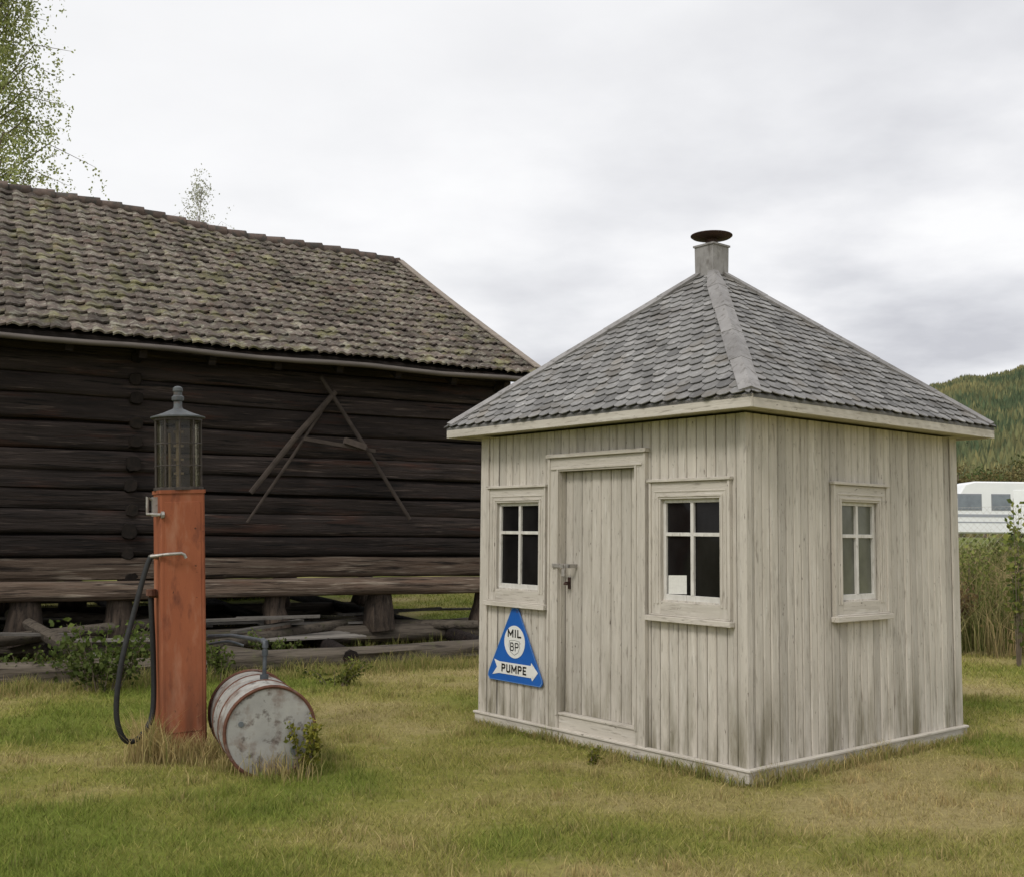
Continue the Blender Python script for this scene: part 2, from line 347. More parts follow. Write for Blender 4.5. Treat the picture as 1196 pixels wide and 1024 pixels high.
KO=Vector((1.541,7.042,0)); KA=R(39.4); KR=Vector((math.cos(KA),math.sin(KA),0)); KL=Vector((-math.sin(KA),math.cos(KA),0))
KW,KD=2.76,2.88
def inkiosk(x,y,m=0):
    a=(x-KO.x)*KR.x+(y-KO.y)*KR.y; b=(x-KO.x)*KL.x+(y-KO.y)*KL.y
    return (a>-m)&(a<KW+m)&(b>-m)&(b<KD+m)
n=430000
D=np.exp(rng.uniform(np.log(4.3),np.log(26),n)); az=rng.uniform(R(-36),R(36),n)
x=D*np.sin(az); y=D*np.cos(az)
bx=x-.386;by=y-15.76; lx=bx*.881+by*.4726; ly=-bx*.4726+by*.881
d0=dryness(x,y)
keep=~inkiosk(x,y,-.02)&~((ly>-.8)&(ly<10)&(lx<.3)&(rng.random(n)>.06))&((fbm(x*1.7,y*1.7,9,3)+.3*rng.random(n)-.16*d0)>.34)
x,y,D,d0=x[keep],y[keep],D[keep],d0[keep]; n=len(x)
d=np.clip(d0+rng.normal(0,.24,n),0,1)
c=np.where(d[:,None]<.5,(GR*1.15)*(1-2*d[:,None])+OL*1.15*2*d[:,None],OL*1.15*(2-2*d[:,None])+ST*1.2*(2*d[:,None]-1))*rng.uniform(.55,1.45,n)[:,None]
tuft=fbm(x*3.1,y*3.1,21,3)
h=(rng.uniform(.012,.036,n))*(.4+1.7*tuft)*(1.25-.6*d0)*(1+.03*D); wd=.0045*np.maximum(1,D/7)*rng.uniform(.7,1.4,n)
P=np.stack([x,y,gh(x,y)-.004],1)
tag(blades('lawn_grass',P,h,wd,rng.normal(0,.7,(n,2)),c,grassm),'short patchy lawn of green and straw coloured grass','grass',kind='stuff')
def fringe(pts,n,spread,h0,h1,dry=.5):
    pts=np.array(pts); k=rng.integers(0,len(pts)-1,n) ; tt=rng.random(n)[:,None]
    p=pts[k]*(1-tt)+pts[k+1]*tt+rng.normal(0,spread,(n,2))
    return p,rng.uniform(h0,h1,n)*(.4+1.2*vn(p[:,0]*4,p[:,1]*4,3)),np.clip(rng.normal(dry,.3,n),0,1)
A=[];Hh=[];Dd=[]
def k2(a,b): q=KO+KR*a+KL*b; return (q.x,q.y)
PU=at(207,884); 
for args in (([k2(-.03,0),k2(-.03,2.9)],2300,.035,.03,.10,.45),([k2(0,-.03),k2(2.8,-.03)],2600,.04,.03,.13,.6),
             ([(PU.x-.2,PU.y-.12),(PU.x+.25,PU.y-.17)],1100,.08,.1,.36,.9),([(PU.x+.2,PU.y-.2),(-1.35,7.1)],700,.09,.06,.18,.75),
             ([tuple(at(-60,812)[:2]),tuple(at(560,775)[:2])],9000,.22,.05,.18,.4),([tuple(at(-60,790)[:2]),tuple(at(560,745)[:2])],3500,.5,.05,.2,.35)):
    p,hh,dd=fringe(*args); A.append(p);Hh.append(hh);Dd.append(dd)
tc_=rng.uniform(-1,1,(200,2)); Dt=np.exp(rng.uniform(np.log(5),np.log(13),200)); tx=Dt*np.sin(tc_[:,0]*.5); ty_=Dt*np.cos(tc_[:,0]*.5)
k=rng.integers(0,200,11000); A.append(np.stack([tx[k],ty_[k]],1)+rng.normal(0,.06,(11000,2))); Hh.append(rng.uniform(.03,.1,11000)); Dd.append(np.clip(dryness(tx,ty_)[k]+rng.normal(0,.2,11000),0,1))
A=np.concatenate(A);Hh=np.concatenate(Hh);Dd=np.concatenate(Dd)
kp=~inkiosk(A[:,0],A[:,1],-.03); A,Hh,Dd=A[kp],Hh[kp],Dd[kp]; n=len(A)
c=lerpc((.18,.23,.045),(.52,.40,.19),Dd)*rng.uniform(.7,1.25,n)[:,None]
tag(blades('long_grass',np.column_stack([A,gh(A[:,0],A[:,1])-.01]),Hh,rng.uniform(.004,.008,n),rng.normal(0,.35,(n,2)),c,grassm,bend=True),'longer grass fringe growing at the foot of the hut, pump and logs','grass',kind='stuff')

# ---------------- KIOSK
kiosk=empty('kiosk',KO,KA,'small beige boarded hut with pyramid slate roof, door and white-barred windows','hut')
IN=.03
TF=lambda u,d,z:(IN-d,u,z)
TS=lambda u,d,z:(u,IN-d,z)
TB=lambda u,d,z:(KW-IN+d,u,z)
TL=lambda u,d,z:(u,KD-IN+d,z)
def cutsegs(p,q,z0,z1,openings):
    segs=[(z0,z1)]
    for o in openings:
        if p<o[1]-1e-4 and q>o[0]+1e-4:
            ns=[]
            for s0,s1 in segs:
                if o[2]>s0: ns.append((s0,min(s1,o[2])))
                if o[3]<s1: ns.append((max(s0,o[3]),s1))
            segs=ns
    return segs
def boards(mb,u0,u1,z0,z1,openings,w=.088):
    us=[u0]
    while us[-1]<u1-w*1.3: us.append(us[-1]+w*ru(.93,1.07))
    us.append(u1)
    for a,b in zip(us[:-1],us[1:]):
        tone=min(1,max(0,random.gauss(.5,.24)))
        cuts=sorted({a,b}|{o[i] for o in openings for i in (0,1) if a+1e-4<o[i]<b-1e-4})
        g=ru(.0018,.0036);ch=.008; dep=ru(-.0015,.0015)
        for p,q in zip(cuts[:-1],cuts[1:]):
            for s0,s1 in cutsegs(p,q,z0,z1,openings):
                if s1-s0<.01: continue
                poly=[(p+(g if p==a else 0),-.0205),(q-(g if q==b else 0),-.0205),(q-(g if q==b else 0),-ch),(q-(g+ch if q==b else 0),dep),(p+(g+ch if p==a else 0),dep),(p+(g if p==a else 0),-ch)]
                mb.prism(poly,s0,s1,tone)
    xs=sorted({u0,u1}|{o[i] for o in openings for i in (0,1)})
    for p,q in zip(xs[:-1],xs[1:]):
        for s0,s1 in cutsegs(p,q,z0,z1,openings): mb.box(p,q,-.06,-.020,s0,s1,.5,1)
ZT=2.41
OF=[(.236,.770,1.145,1.85),(2.093,2.632,1.145,1.85),(1.012,1.846,.09,2.087)]
OS=[(1.09,1.554,1.145,1.85)]
for T,L_,ops in ((TF,KD,OF),(TS,KW,OS),(TB,KD,[]),(TL,KW,[])):
    mb=MB(T); lo=IN if T in(TF,TB) else IN+.002
    boards(mb,lo,L_-lo,.085,ZT,ops); mb.build('wall',[paint_v,darkgap],kiosk)
def rails(T): return paint_hy if T in(TF,TB) else paint_hx
def window(T,o,pane,cl):
    u0,u1,z0,z1=o
    mb=MB(T)
    a,b=u0-cl[0],u1+cl[1]
    mb.box(a+.02,u0,.002,.024,z0-.10,z1+.0,.5); mb.box(u1,b-.02,.002,.024,z0-.10,z1+.0,.5)
    mb.box(a,a+.02,.002,.034,z0-.10,z1+.12,.6); mb.box(b-.02,b,.002,.034,z0-.10,z1+.12,.6)
    mb.box(a+.02,b-.02,.002,.0245,z1+.0,z1+.118,.5,1)
    mb.box(u0,u1,.002,.0235,z0-.10,z0-.01,.5,1)
    for s_ in (-1,1):
        e_=u0 if s_<0 else u1
        for k_,(d0_,d1_) in enumerate(((.014,.03),(.048,.06))):
            x0_,x1_=sorted((e_+s_*d0_,e_+s_*d1_)); mb.box(x0_,x1_,.023,.031-.002*k_,z0-.03,z1+d0_,.6)
    mb.box(u0-.03,u1+.03,.0235,.031,z1+.014,z1+.030,.6,1); mb.box(u0-.06,u1+.06,.0235,.029,z1+.048,z1+.06,.6,1)
    w_=mb.build('window',[paint_v,rails(T)],kiosk,bevel=.002)
    mb=MB(T); mb.box(a-.012,b+.012,.002,.046,z1+.12,z1+.142,.65); mb.build('drip_cap',rails(T),w_,bevel=.003)
    mb=MB(T); mb.box(a-.015,b+.015,.002,.060,z0-.15,z0-.112,.7); mb.box(a+.0,b-.0,.002,.034,z0-.112,z0-.10,.55); mb.build('sill',rails(T),w_,bevel=.003)
    mb=MB(T); s=.026; zb=z1-(z1-z0)*.35; um=(u0+u1)/2
    mb.box(u0,u0+s,-.035,-.008,z0-.01,z1,.5); mb.box(u1-s,u1,-.035,-.008,z0-.01,z1,.5)
    mb.box(u0+s,u1-s,-.035,-.0085,z1-s,z1,.5); mb.box(u0+s,u1-s,-.035,-.0085,z0-.01,z0+s+.012,.5)
    mb.box(um-.014,um+.014,-.033,-.006,z0+s+.012,z1-s,.6); mb.box(u0+s,u1-s,-.034,-.009,zb-.013,zb+.013,.6)
    mb.build('sash',sashw,w_,bevel=.002)
    mb=MB(T)
    xs_=(u0,um,u1); zs_=(z0,zb,z1); vs=[(x_,-.027+ru(-.001,.001),z_) for z_ in zs_ for x_ in xs_]
    mb.add(vs,[(0,1,4,3),(1,2,5,4),(3,4,7,6),(4,5,8,7)],.5)
    mb.build('pane',pane,w_)
window(TF,OF[0],winf,(.094,.104)); window(TF,OF[1],winf,(.093,.11)); window(TS,OS[0],wins,(.11,.12))
mb=MB(TF)
mb.box(.925,1.012,.002,.03,.09,2.087,.5); mb.box(1.846,1.942,.002,.03,.09,2.087,.5)
mb.box(.905,.925,.002,.04,.09,2.19,.6); mb.box(1.942,1.962,.002,.04,.09,2.19,.6); mb.box(.995,1.014,.0295,.038,.20,2.10,.42); mb.box(1.844,1.863,.0295,.038,.20,2.10,.42)
mb.box(1.006,1.0125,-.06,.0025,.2,2.087,.35); mb.box(1.8455,1.852,-.06,.0025,.2,2.087,.35)
mb.box(.925,1.942,.002,.031,2.087,2.19,.45,1); mb.box(.94,1.93,.031,.04,2.10,2.118,.6,1)
dfv=mb.build('door_frame',[paint_v,paint_hy],kiosk,bevel=.002)
mb=MB(TF); mb.box(.89,1.977,.002,.055,2.192,2.222,.65); mb.build('lintel_cap',paint_hy,dfv,bevel=.003)
mb=MB(TF); mb.box(1.014,1.844,-.05,.012,.087,.205,.55); mb.box(1.014,1.844,-.055,.022,.205,.222,.6); mb.build('threshold',paint_hy,dfv,bevel=.002)
mb=MB(lambda u,d,z:TF(u,d-.045,z)); boards(mb,1.016,1.842,.224,2.084,[],.104); door=mb.build('door',[paint_v,darkgap],kiosk)
mb=MB(TF); mb.box(1.70,1.90,.0385,.046,1.335,1.365,.5); mb.box(1.70,1.715,-.045,.046,1.335,1.365,.5); mb.box(1.735,1.765,.046,.066,1.27,1.325,.6)
mb.tube([(1.74,.055,1.32),(1.74,.055,1.355),(1.75,.055,1.366),(1.76,.055,1.355),(1.76,.055,1.32)],.004,6); mb.build('hasp',iron,door,bevel=.002)
mb=MB(TF); mb.tube([(1.79,-.04,1.22),(1.79,.0,1.22),(1.79,.012,1.21),(1.75,.016,1.21)],.008,8); mb.box(1.775,1.805,-.045,-.038,1.17,1.26,.5); mb.build('handle',rustdark,door)
i_=IN
for polys in ([(i_-.012,i_-.012),(i_+.045,i_-.012),(i_+.045,i_-.002),(i_-.002,i_-.002),(i_-.002,i_+.045),(i_-.012,i_+.045)],
              [(i_-.014,KD-i_-.09),(i_-.002,KD-i_-.09),(i_-.002,KD-i_+.002),(i_+.06,KD-i_+.002),(i_+.06,KD-i_+.012),(i_-.014,KD-i_+.012)],
              [(KW-i_-.09,i_-.014),(KW-i_+.012,i_-.014),(KW-i_+.012,i_+.06),(KW-i_+.002,i_+.06),(KW-i_+.002,i_-.002),(KW-i_-.09,i_-.002)]):
    mb=MB(); mb.prism(polys,.085,ZT,.58); mb.build('corner_board',paint_v,kiosk,bevel=.002)
mb=MB(); mb.box(-.005,.032,-.002,KD+.002,.012,.086,.6); mb.box(-.016,.03,-.014,KD+.014,.0852,.103,.7); mb.build('base_trim',paint_hy,kiosk,bevel=.003)
mb=MB(); mb.box(.0325,KW+.002,-.005,.032,.012,.0858,.6); mb.box(.0302,KW+.014,-.016,.03,.0853,.1028,.7); mb.build('base_trim',paint_hx,kiosk,bevel=.003)
mb=MB(); mb.box(KW-.032,KW+.004,.033,KD,.012,.10,.5); mb.build('base_trim',paint_hy,kiosk)
mb=MB(); mb.box(.034,KW-.034,KD-.03,KD+.003,.012,.10,.5); mb.build('base_trim',paint_hx,kiosk)
mb=MB(); mb.box(.05,KW-.05,.05,KD-.05,.05,.09); mb.build('floor',darkgap,kiosk)
for a,b in ((.12,.12),(.12,1.0),(.12,1.9),(.12,2.75),(1.3,.12),(2.6,.12),(2.6,2.7)):
    mb=MB(); mb.lathe([(.12*ru(.7,1.1),-.08),(.17,-.03),(.15,.02),(.10,.05)],9,(a,b,0),tone=rnd()); mb.build('foundation_stone',stone,kiosk)
EO=.2; ZE=2.505; ZA=3.86; cx,cy=KW/2,KD/2
corners=[(-EO,-EO),(KW+EO,-EO),(KW+EO,KD+EO),(-EO,KD+EO)]
mb=MB(); mb.add([(a,b,ZE-.01) for a,b in corners]+[(cx,cy,ZA-.015)]+[(a,b,ZE-.03) for a,b in corners],[(0,1,4),(1,2,4),(2,3,4),(3,0,4),(0,1,6,5),(1,2,7,6),(2,3,8,7),(3,0,5,8)],.2)
roof=mb.build('roof',[slate,paint_v],kiosk)
mb=MB(); mb.box(-EO+.02,KW+EO-.02,-EO+.02,KD+EO-.02,2.428,2.44,.4); mb.build('soffit',paint_hy,roof)
mb=MB(); apex=Vector((cx,cy,ZA))
for i in range(4):
    p=Vector((*corners[i],ZE)); q=Vector((*corners[(i+1)%4],ZE)); A_=(q-p).normalized(); half=(q-p).length/2; mid=(p+q)/2
    up=(apex-mid); sl_=up.length; up.normalize(); nrm=A_.cross(up).normalized()
    ex=.092; rows=int(sl_/ex)+1; sw=.118
    for r_ in range(rows):
        b0=r_*ex-.025; off=(r_%2)*sw/2+ru(-.008,.008)
        nc=int(half/sw)+2
        for k in range(-nc,nc+1):
            a0=k*sw+off-sw/2; jit=ru(-.008,.008); wob=ru(-.012,.012)
            if b0>sl_-.05: continue
            hl=lambda b:half*(1-max(0,b)/sl_)+.004
            if a0+sw<-hl(b0) or a0>hl(b0): continue
            lift=.013+ru(0,.007); th=.006; tl=ru(-.005,.005)
            pts=[(a0+.002,.036),(a0+.022,.014+tl),(a0+sw/2+wob,0),(a0+sw-.022,.014-tl),(a0+sw-.002,.036),(a0+sw-.002,ex*1.5),(a0+.002,ex*1.5)]
            vs=[]
            for layer in (0,1):
                for a,b in pts:
                    bb=min(b0+b+jit,sl_); aa=max(-hl(bb),min(hl(bb),a))
                    hgt=lift*(1-b/(ex*1.5))+.003-(th if layer else 0)
                    vs.append(tuple(mid+A_*aa+up*bb+nrm*hgt))
            n_=len(pts)
            mb.add(vs,[tuple(range(n_))]+[(j,n_+j,n_+(j+1)%n_,(j+1)%n_) for j in range(5)],min(1,max(0,random.gauss(.5,.24))))
mb.build('shingles',slate,roof)
mb=MB(); mb.box(-EO,-EO+.024,-EO,KD+EO,2.41,2.497,.6); mb.build('fascia',paint_hy,roof,bevel=.003)
mb=MB(); mb.box(-EO+.0245,KW+EO,-EO+.001,-EO+.025,2.41,2.497,.6); mb.build('fascia',paint_hx,roof,bevel=.003)
mb=MB(); mb.box(KW+EO-.024,KW+EO,-EO+.026,KD+EO,2.41,2.497,.6); mb.build('fascia',paint_hy,roof,bevel=.003)
mb=MB(); mb.box(-EO+.025,KW+EO-.025,KD+EO-.024,KD+EO-.001,2.41,2.497,.6); mb.build('fascia',paint_hx,roof,bevel=.003)
for i in range(4):
    c0=Vector((*corners[i],ZE)); mb=MB()
    for sgn,j in ((1,(i+1)%4),(-1,(i-1)%4)):
        o_=Vector((*corners[j],ZE)); A_=(o_-c0).normalized(); up=(apex-(c0+o_)/2).normalized(); nrm=(A_.cross(up)*sgn).normalized()
        if nrm.z<0: nrm=-nrm
        d_=(apex-c0)
        segs=5
        for s_ in range(segs):
            f0=s_/segs-.006*(s_>0); f1=(s_+1)/segs
            L0=.024+.0030*s_; wd0=.092+ru(-.006,.006)
            g0=c0+d_*f0; g1=c0+d_*f1
            w0=min(wd0,(1-f0)*1.6); w1=min(wd0,(1-f1)*1.6+.03)
            rz=Vector((0,0,L0+.014))
            vs=[g0+rz,g1+rz,g1+A_*w1+nrm*L0,g0+A_*w0+nrm*L0]
            vs=[tuple(v) for v in vs]+[tuple(v-nrm*.022) for v in vs]
            mb.add(vs,[(0,1,2,3),(0,3,7,4),(2,3,7,6),(1,2,6,5)],.5+ru(-.25,.25))
    mb.build('hip_cap',zinc,roof)
TV=lambda x,y,z:(cx+x,cy+y,z)
mb=MB(TV)
mb.add([(sx_*w_,sy_*w_,z_) for z_,w_ in ((3.77,.098),(3.88,.100),(4.045,.102),(4.046,.112),(4.062,.112)) for sx_,sy_ in ((-1,-1),(1,-1),(1,1),(-1,1))],
   [(i+4*l,(i+1)%4+4*l,(i+1)%4+4*(l+1),i+4*(l+1)) for l in range(4) for i in range(4)]+[(16,17,18,19)],.75)
vent=mb.build('vent_box',zinc,roof)
mb=MB(TV)
mb.lathe([(.05,4.060),(.05,4.115),(.07,4.118),(.165,4.136),(.178,4.146),(.178,4.152),(.10,4.172),(.02,4.182),(.004,4.183)],28); 
mb.build('vent_cap',rustdark,roof,smooth=True)

# ---------------- sign
SA=KA-R(90)
sp=KO+KL*2.375+KR*(IN-.018)
sign=empty('sign',(sp.x,sp.y,.385),SA,'triangular blue enamel sign with white disc and white arrow below the left window','sign')
tri=[(-.325,0),(.325,0),(.352,.03),(.345,.06),(.04,.605),(0,.62),(-.04,.605),(-.345,.06),(-.352,.03)]
mb=MB(); mb.prism(tri,-.004,.0,ax=1); mb.build('plate',bluee,sign,bevel=.0015)
mb=MB()
sc=lambda k,o:[(x*k,(z-.205)*k+.205) for x,z in o]
o1=sc(.985,tri);o2=sc(.960,tri); n_=len(tri)
mb.add([(x,-.0062,z) for x,z in o1]+[(x,-.0062,z) for x,z in o2],[(i,(i+1)%n_,n_+(i+1)%n_,n_+i) for i in range(n_)]); mb.build('border',paleblue,sign)
mb=MB(); mb.add([(.132*math.cos(2*math.pi*k/40),-.0065,.33+.132*math.sin(2*math.pi*k/40)) for k in range(40)],[tuple(range(40))]); mb.build('disc',whitee,sign)
bz=.11; arr=[(-.225,bz),(-.262,bz+.062),(-.19,bz+.048),(.205,bz+.048),(.213,bz+.072),(.295,bz),(.225,bz-.072),(.213,bz-.048),(-.20,bz-.048),(-.285,bz-.066)]
mb=MB(); mb.add([(x,-.0065,z) for x,z in arr],[(0,1,2),(0,8,9),(0,2,3,7,8),(3,5,7),(3,4,5),(7,5,6)]); mb.build('arrow',whitee,sign)
GL={'M':(.95,[[(0,0),(0,1)],[(0,1),(.5,.25)],[(.5,.25),(1,1)],[(1,1),(1,0)]]),'I':(.0,[[(0,0),(0,1)]]),'L':(.6,[[(0,1),(0,0)],[(0,0),(1,0)]]),
 'P':(.62,[[(0,0),(0,1)],[(0,1),(.75,1)],[(.75,1),(1,.88)],[(1,.88),(1,.6)],[(1,.6),(.75,.47)],[(.75,.47),(0,.47)]]),
 'U':(.66,[[(0,1),(0,.15)],[(0,.15),(.22,0)],[(.22,0),(.78,0)],[(.78,0),(1,.15)],[(1,.15),(1,1)]]),
 'E':(.55,[[(0,0),(0,1)],[(0,1),(1,1)],[(0,.5),(.85,.5)],[(0,0),(1,0)]]),
 'B':(.6,[[(0,0),(0,1)],[(0,1),(.7,1)],[(.7,1),(.9,.88)],[(.9,.88),(.9,.65)],[(.9,.65),(.7,.53)],[(.7,.53),(0,.53)],[(.7,.53),(1,.4)],[(1,.4),(1,.15)],[(1,.15),(.75,0)],[(.75,0),(0,0)]])}
def lettering(word,h,x,z,th,gap,wk=1.0):
    tot=sum(GL[c][0]*h*wk for c in word)+(len(word)-1)*(gap+th); u=x-tot/2; mb=MB()
    for c in word:
        gw_,st=GL[c]; gw_*=h*wk
        for (a,b),(c_,d) in st:
            p=Vector((u+a*gw_,0,z-h/2+b*h)); q=Vector((u+c_*gw_,0,z-h/2+d*h)); dr=(q-p).normalized(); nn_=Vector((-dr.z,0,dr.x))*th/2; p-=dr*th*.45; q+=dr*th*.45
            mb.add([(v.x,-.0085,v.z) for v in (p-nn_,q-nn_,q+nn_,p+nn_)],[(0,1,2,3)])
        u+=gw_+gap+th
    mb.build('lettering',blacke,sign)
lettering('MIL',.052,0,.398,.0135,.018,1.2)
lettering('BP',.060,0,.290,.009,.014,1.0)
lettering('PUMPE',.054,-.005,bz,.0135,.014,1.05)
sh=[(-.066,.338),(0,.345),(.066,.338),(.070,.29),(.048,.245),(0,.222),(-.048,.245),(-.070,.29)]
mb=MB(); o2=[(x*.94,(z-.29)*.94+.29) for x,z in sh]
mb.add([(x,-.0082,z) for x,z in sh]+[(x,-.0082,z) for x,z in o2],[(i,(i+1)%8,8+(i+1)%8,8+i) for i in range(8)]); mb.build('emblem',greye,sign)
mb=MB(); mb.add([(0,0,0),(.17,0,.006),(.168,.002,.135),(.0,.001,.13)],[(0,1,2,3)])
q=KO+KL*(.735)+KR*(IN+.022); o=mb.build('notice',paper); o.location=(q.x,q.y,1.185); o.rotation_euler=(0,0,SA); tag(o,'white paper notice in the corner of the window right of the door','notice')

# ---------------- PUMP
pump=empty('fuel_pump',(PU.x-.01,PU.y+.12,0),R(27),'tall orange rusty petrol pump with glass cylinder top and black hose','fuel pump')
pump.rotation_euler=(0,-.045,R(27))
mb=MB(); a=.155;c_=.012
poly=[(-a+c_,-a),(a-c_,-a),(a,-a+c_),(a,a-c_),(a-c_,a),(-a+c_,a),(-a,a-c_),(-a,-a+c_)]
mb.prism(poly,-.05,1.86,.5); mb.build('column',orange,pump)
mb=MB(); p2=[(x*1.05,y*1.05) for x,y in poly]; mb.prism(p2,1.86,1.885,.35); mb.build('top_plate',orange,pump)
mb=MB(); mb.box(-.125,.125,-a-.004,-a+.001,.18,1.80,.58); mb.build('panel',orange,pump,bevel=.002)
RG=.162
mb=MB(); mb.lathe([(RG+.012,1.885),(RG+.012,1.905),(RG,1.907)],32,tone=.5); mb.lathe([(RG,2.385),(RG+.008,2.387),(RG+.008,2.41),(RG-.01,2.412)],32)
for z_ in (2.06,2.22): mb.tube([(math.cos(t_)*(RG+.002),math.sin(t_)*(RG+.002),z_) for t_ in np.linspace(0,2*math.pi,33)],.004,6)
for k in range(10):
    th=2*math.pi*k/10+.2; mb.tube([((RG+.003)*math.cos(th),(RG+.003)*math.sin(th),1.89),((RG+.003)*math.cos(th),(RG+.003)*math.sin(th),2.4)],.0055,6)
mb.build('cage',cageiron,pump)
mb=MB(); vs=[];n_=40
for z_ in (1.905,2.39):
    for k in range(n_): th=2*math.pi*k/n_; vs.append(((RG-.012)*math.cos(th),(RG-.012)*math.sin(th),z_))
mb.add(vs,[(k,(k+1)%n_,n_+(k+1)%n_,n_+k) for k in range(n_)]); mb.build('glass_cylinder',cglass,pump,smooth=True)
mb=MB(); mb.tube([(0,0,1.88),(0,0,2.40)],.018,10); mb.tube([(-.055,.03,1.88),(-.055,.03,2.3)],.010,8)
for z_ in (2.0,2.1,2.2,2.3): mb.box(-.035,.035,-.02,-.01,z_,z_+.016)
mb.build('gauge_rod',brass,pump)
mb=MB(); mb.lathe([(RG+.018,2.405),(RG+.030,2.408),(RG+.030,2.418),(RG+.0,2.426),(.11,2.444),(.06,2.466),(.038,2.476),(.030,2.49),(.030,2.53),(.043,2.54),(.045,2.565),(.030,2.575),(.030,2.60),(.036,2.607),(.034,2.63),(.018,2.642),(.004,2.645)],30)
mb.build('cap',pumpcap,pump,smooth=True,angle=30)
mb=MB(); mb.tube([(-.155,-.05,1.41),(-.20,-.09,1.42),(-.22,-.13,1.415)],.018,8); mb.tube([(-.22,-.13,1.42),(-.12,-.20,1.432),(-.02,-.20,1.435),(.0,-.20,1.425),(.012,-.20,1.40)],.011,8); mb.build('nozzle',iron,pump,smooth=True)
mb=MB(); mb.box(-.19,-.155,-.05,.0,1.70,1.84,.5); mb.tube([(-.19,-.03,1.82),(-.225,-.04,1.84),(-.225,-.04,1.72),(-.15,-.17,1.71)],.011,8); mb.tube([(-.15,-.165,1.71),(-.13,-.165,1.71)],.025,8); mb.build('crank',iron,pump)
mb=MB(); mb.tube([(-.150,0,1.15),(-.215,0,1.15)],.03,10); mb.tube([(-.20,-.02,1.14),(-.20,-.02,1.185)],.035,8); mb.build('valve',rust,pump)
def spline(pts,k=8):
    out=[];P_=[Vector(p) for p in pts]; P_=[P_[0]]+P_+[P_[-1]]
    for i in range(1,len(P_)-2):
        for j in range(k):
            t=j/k;a,b,c,d=P_[i-1:i+3]
            out.append(.5*((2*b)+(c-a)*t+(2*a-5*b+4*c-d)*t*t+(3*b-a-3*c+d)*t**3))
    out.append(P_[-2]); return out
mb=MB(); mb.tube(spline([(-.21,-.12,1.425),(-.25,-.12,1.33),(-.33,-.14,1.05),(-.42,-.18,.72),(-.46,-.2,.42),(-.44,-.2,.25),(-.38,-.18,.165),(-.29,-.14,.19),(-.205,-.08,.33),(-.190,-.03,.7),(-.20,0,1.13)]),.019,10); mb.build('hose',blackrub,pump,smooth=True)

# ---------------- DRUM
fc=at(314,905); dirA=R(22)
drum=empty('oil_drum',(fc.x,fc.y,.0),dirA,'battered steel drum lying on its side beside the orange pump','drum')
r_=.30
TD=lambda x,y,z:(x,y,z+r_-.02)
mb=MB(TD); rr=r_-.012
prof=[(rr,.0)]
for k in (.29,.58): prof+=[(rr,k-.02),(rr+.012,k-.008),(rr+.012,k+.008),(rr,k+.02)]
prof+=[(rr,.87)]
mb.lathe(prof,44,ax='y'); mb.build('body',drumbody,drum,smooth=True,angle=60)
for y_ in (0,.87):
    mb=MB(TD); mb.tube([(math.cos(t_)*(r_-.006)*(1+.012*math.sin(3*t_+y_)),y_,math.sin(t_)*(r_-.006)*(1+.010*math.sin(2*t_))) for t_ in np.linspace(0,2*math.pi,45)],.0125,6); mb.build('rim',rust,drum,smooth=True)
for k in (.29,.58):
    mb=MB(TD); mb.lathe([(rr+.002,k-.016),(rr+.0155,k-.006),(rr+.0155,k+.006),(rr+.002,k+.016)],44,ax='y'); mb.build('hoop',rust,drum,smooth=True)
mb=MB(TD); mb.lathe([(rr-.002,.004),(rr-.012,.016),(rr-.03,.018),(rr-.05,.012),(.02,.006),(.001,.006)][::-1],44,ax='y'); end_=mb.build('end_plate',drumend,drum,smooth=True,angle=30)
mb=MB(TD); mb.lathe([(.028,-.010),(.028,.008)],14,(.16,0,-.13),'y'); mb.build('bung',drumend,end_)
mb=MB(TD); mb.lathe([(.018,-.006),(.018,.008)],12,(-.19,0,.06),'y'); mb.build('bung',drumend,end_)
Md=Matrix.Translation(drum.location)@Matrix.Rotation(dirA,4,'Z')
tp=Md@Vector((.02,.42,.57)); tp2=Md@Vector((.02,.42,.83))
p0=Vector((pump.location.x+.13,pump.location.y+.12,.82)); p1=Vector((p0.x+.17,p0.y+.0,.83))
dirp=(p1-tp2).normalized()
mb=MB(); mb.tube([tp-Vector((0,0,.02)),tp2-Vector((0,0,.035)),tp2-Vector((0,0,.008))+dirp*.008,tp2+dirp*.035,p1,p0],.015,10); mb.tube([tp-Vector((0,0,.015)),tp+Vector((0,0,.03))],.030,10); mb.tube([tp+Vector((0,0,.16)),tp+Vector((0,0,.2))],.022,10); mb.tube([tp2-Vector((0,0,.045)),tp2-Vector((0,0,.01)),tp2+dirp*.04],.022,10)
o=mb.build('pipe',steelpipe,smooth=True); tag(o,'bent dark steel pipe joining the orange pump to the drum','pipe')
mb=MB(); mb.tube(spline([p0+Vector((0,.05,-.06)),p1+Vector((-.03,.05,-.05)),p1+Vector((.08,.06,-.08))],6),.010,8); o=mb.build('pipe',steelpipe,smooth=True); tag(o,'short thin steel pipe under the bent pipe by the orange pump','pipe')

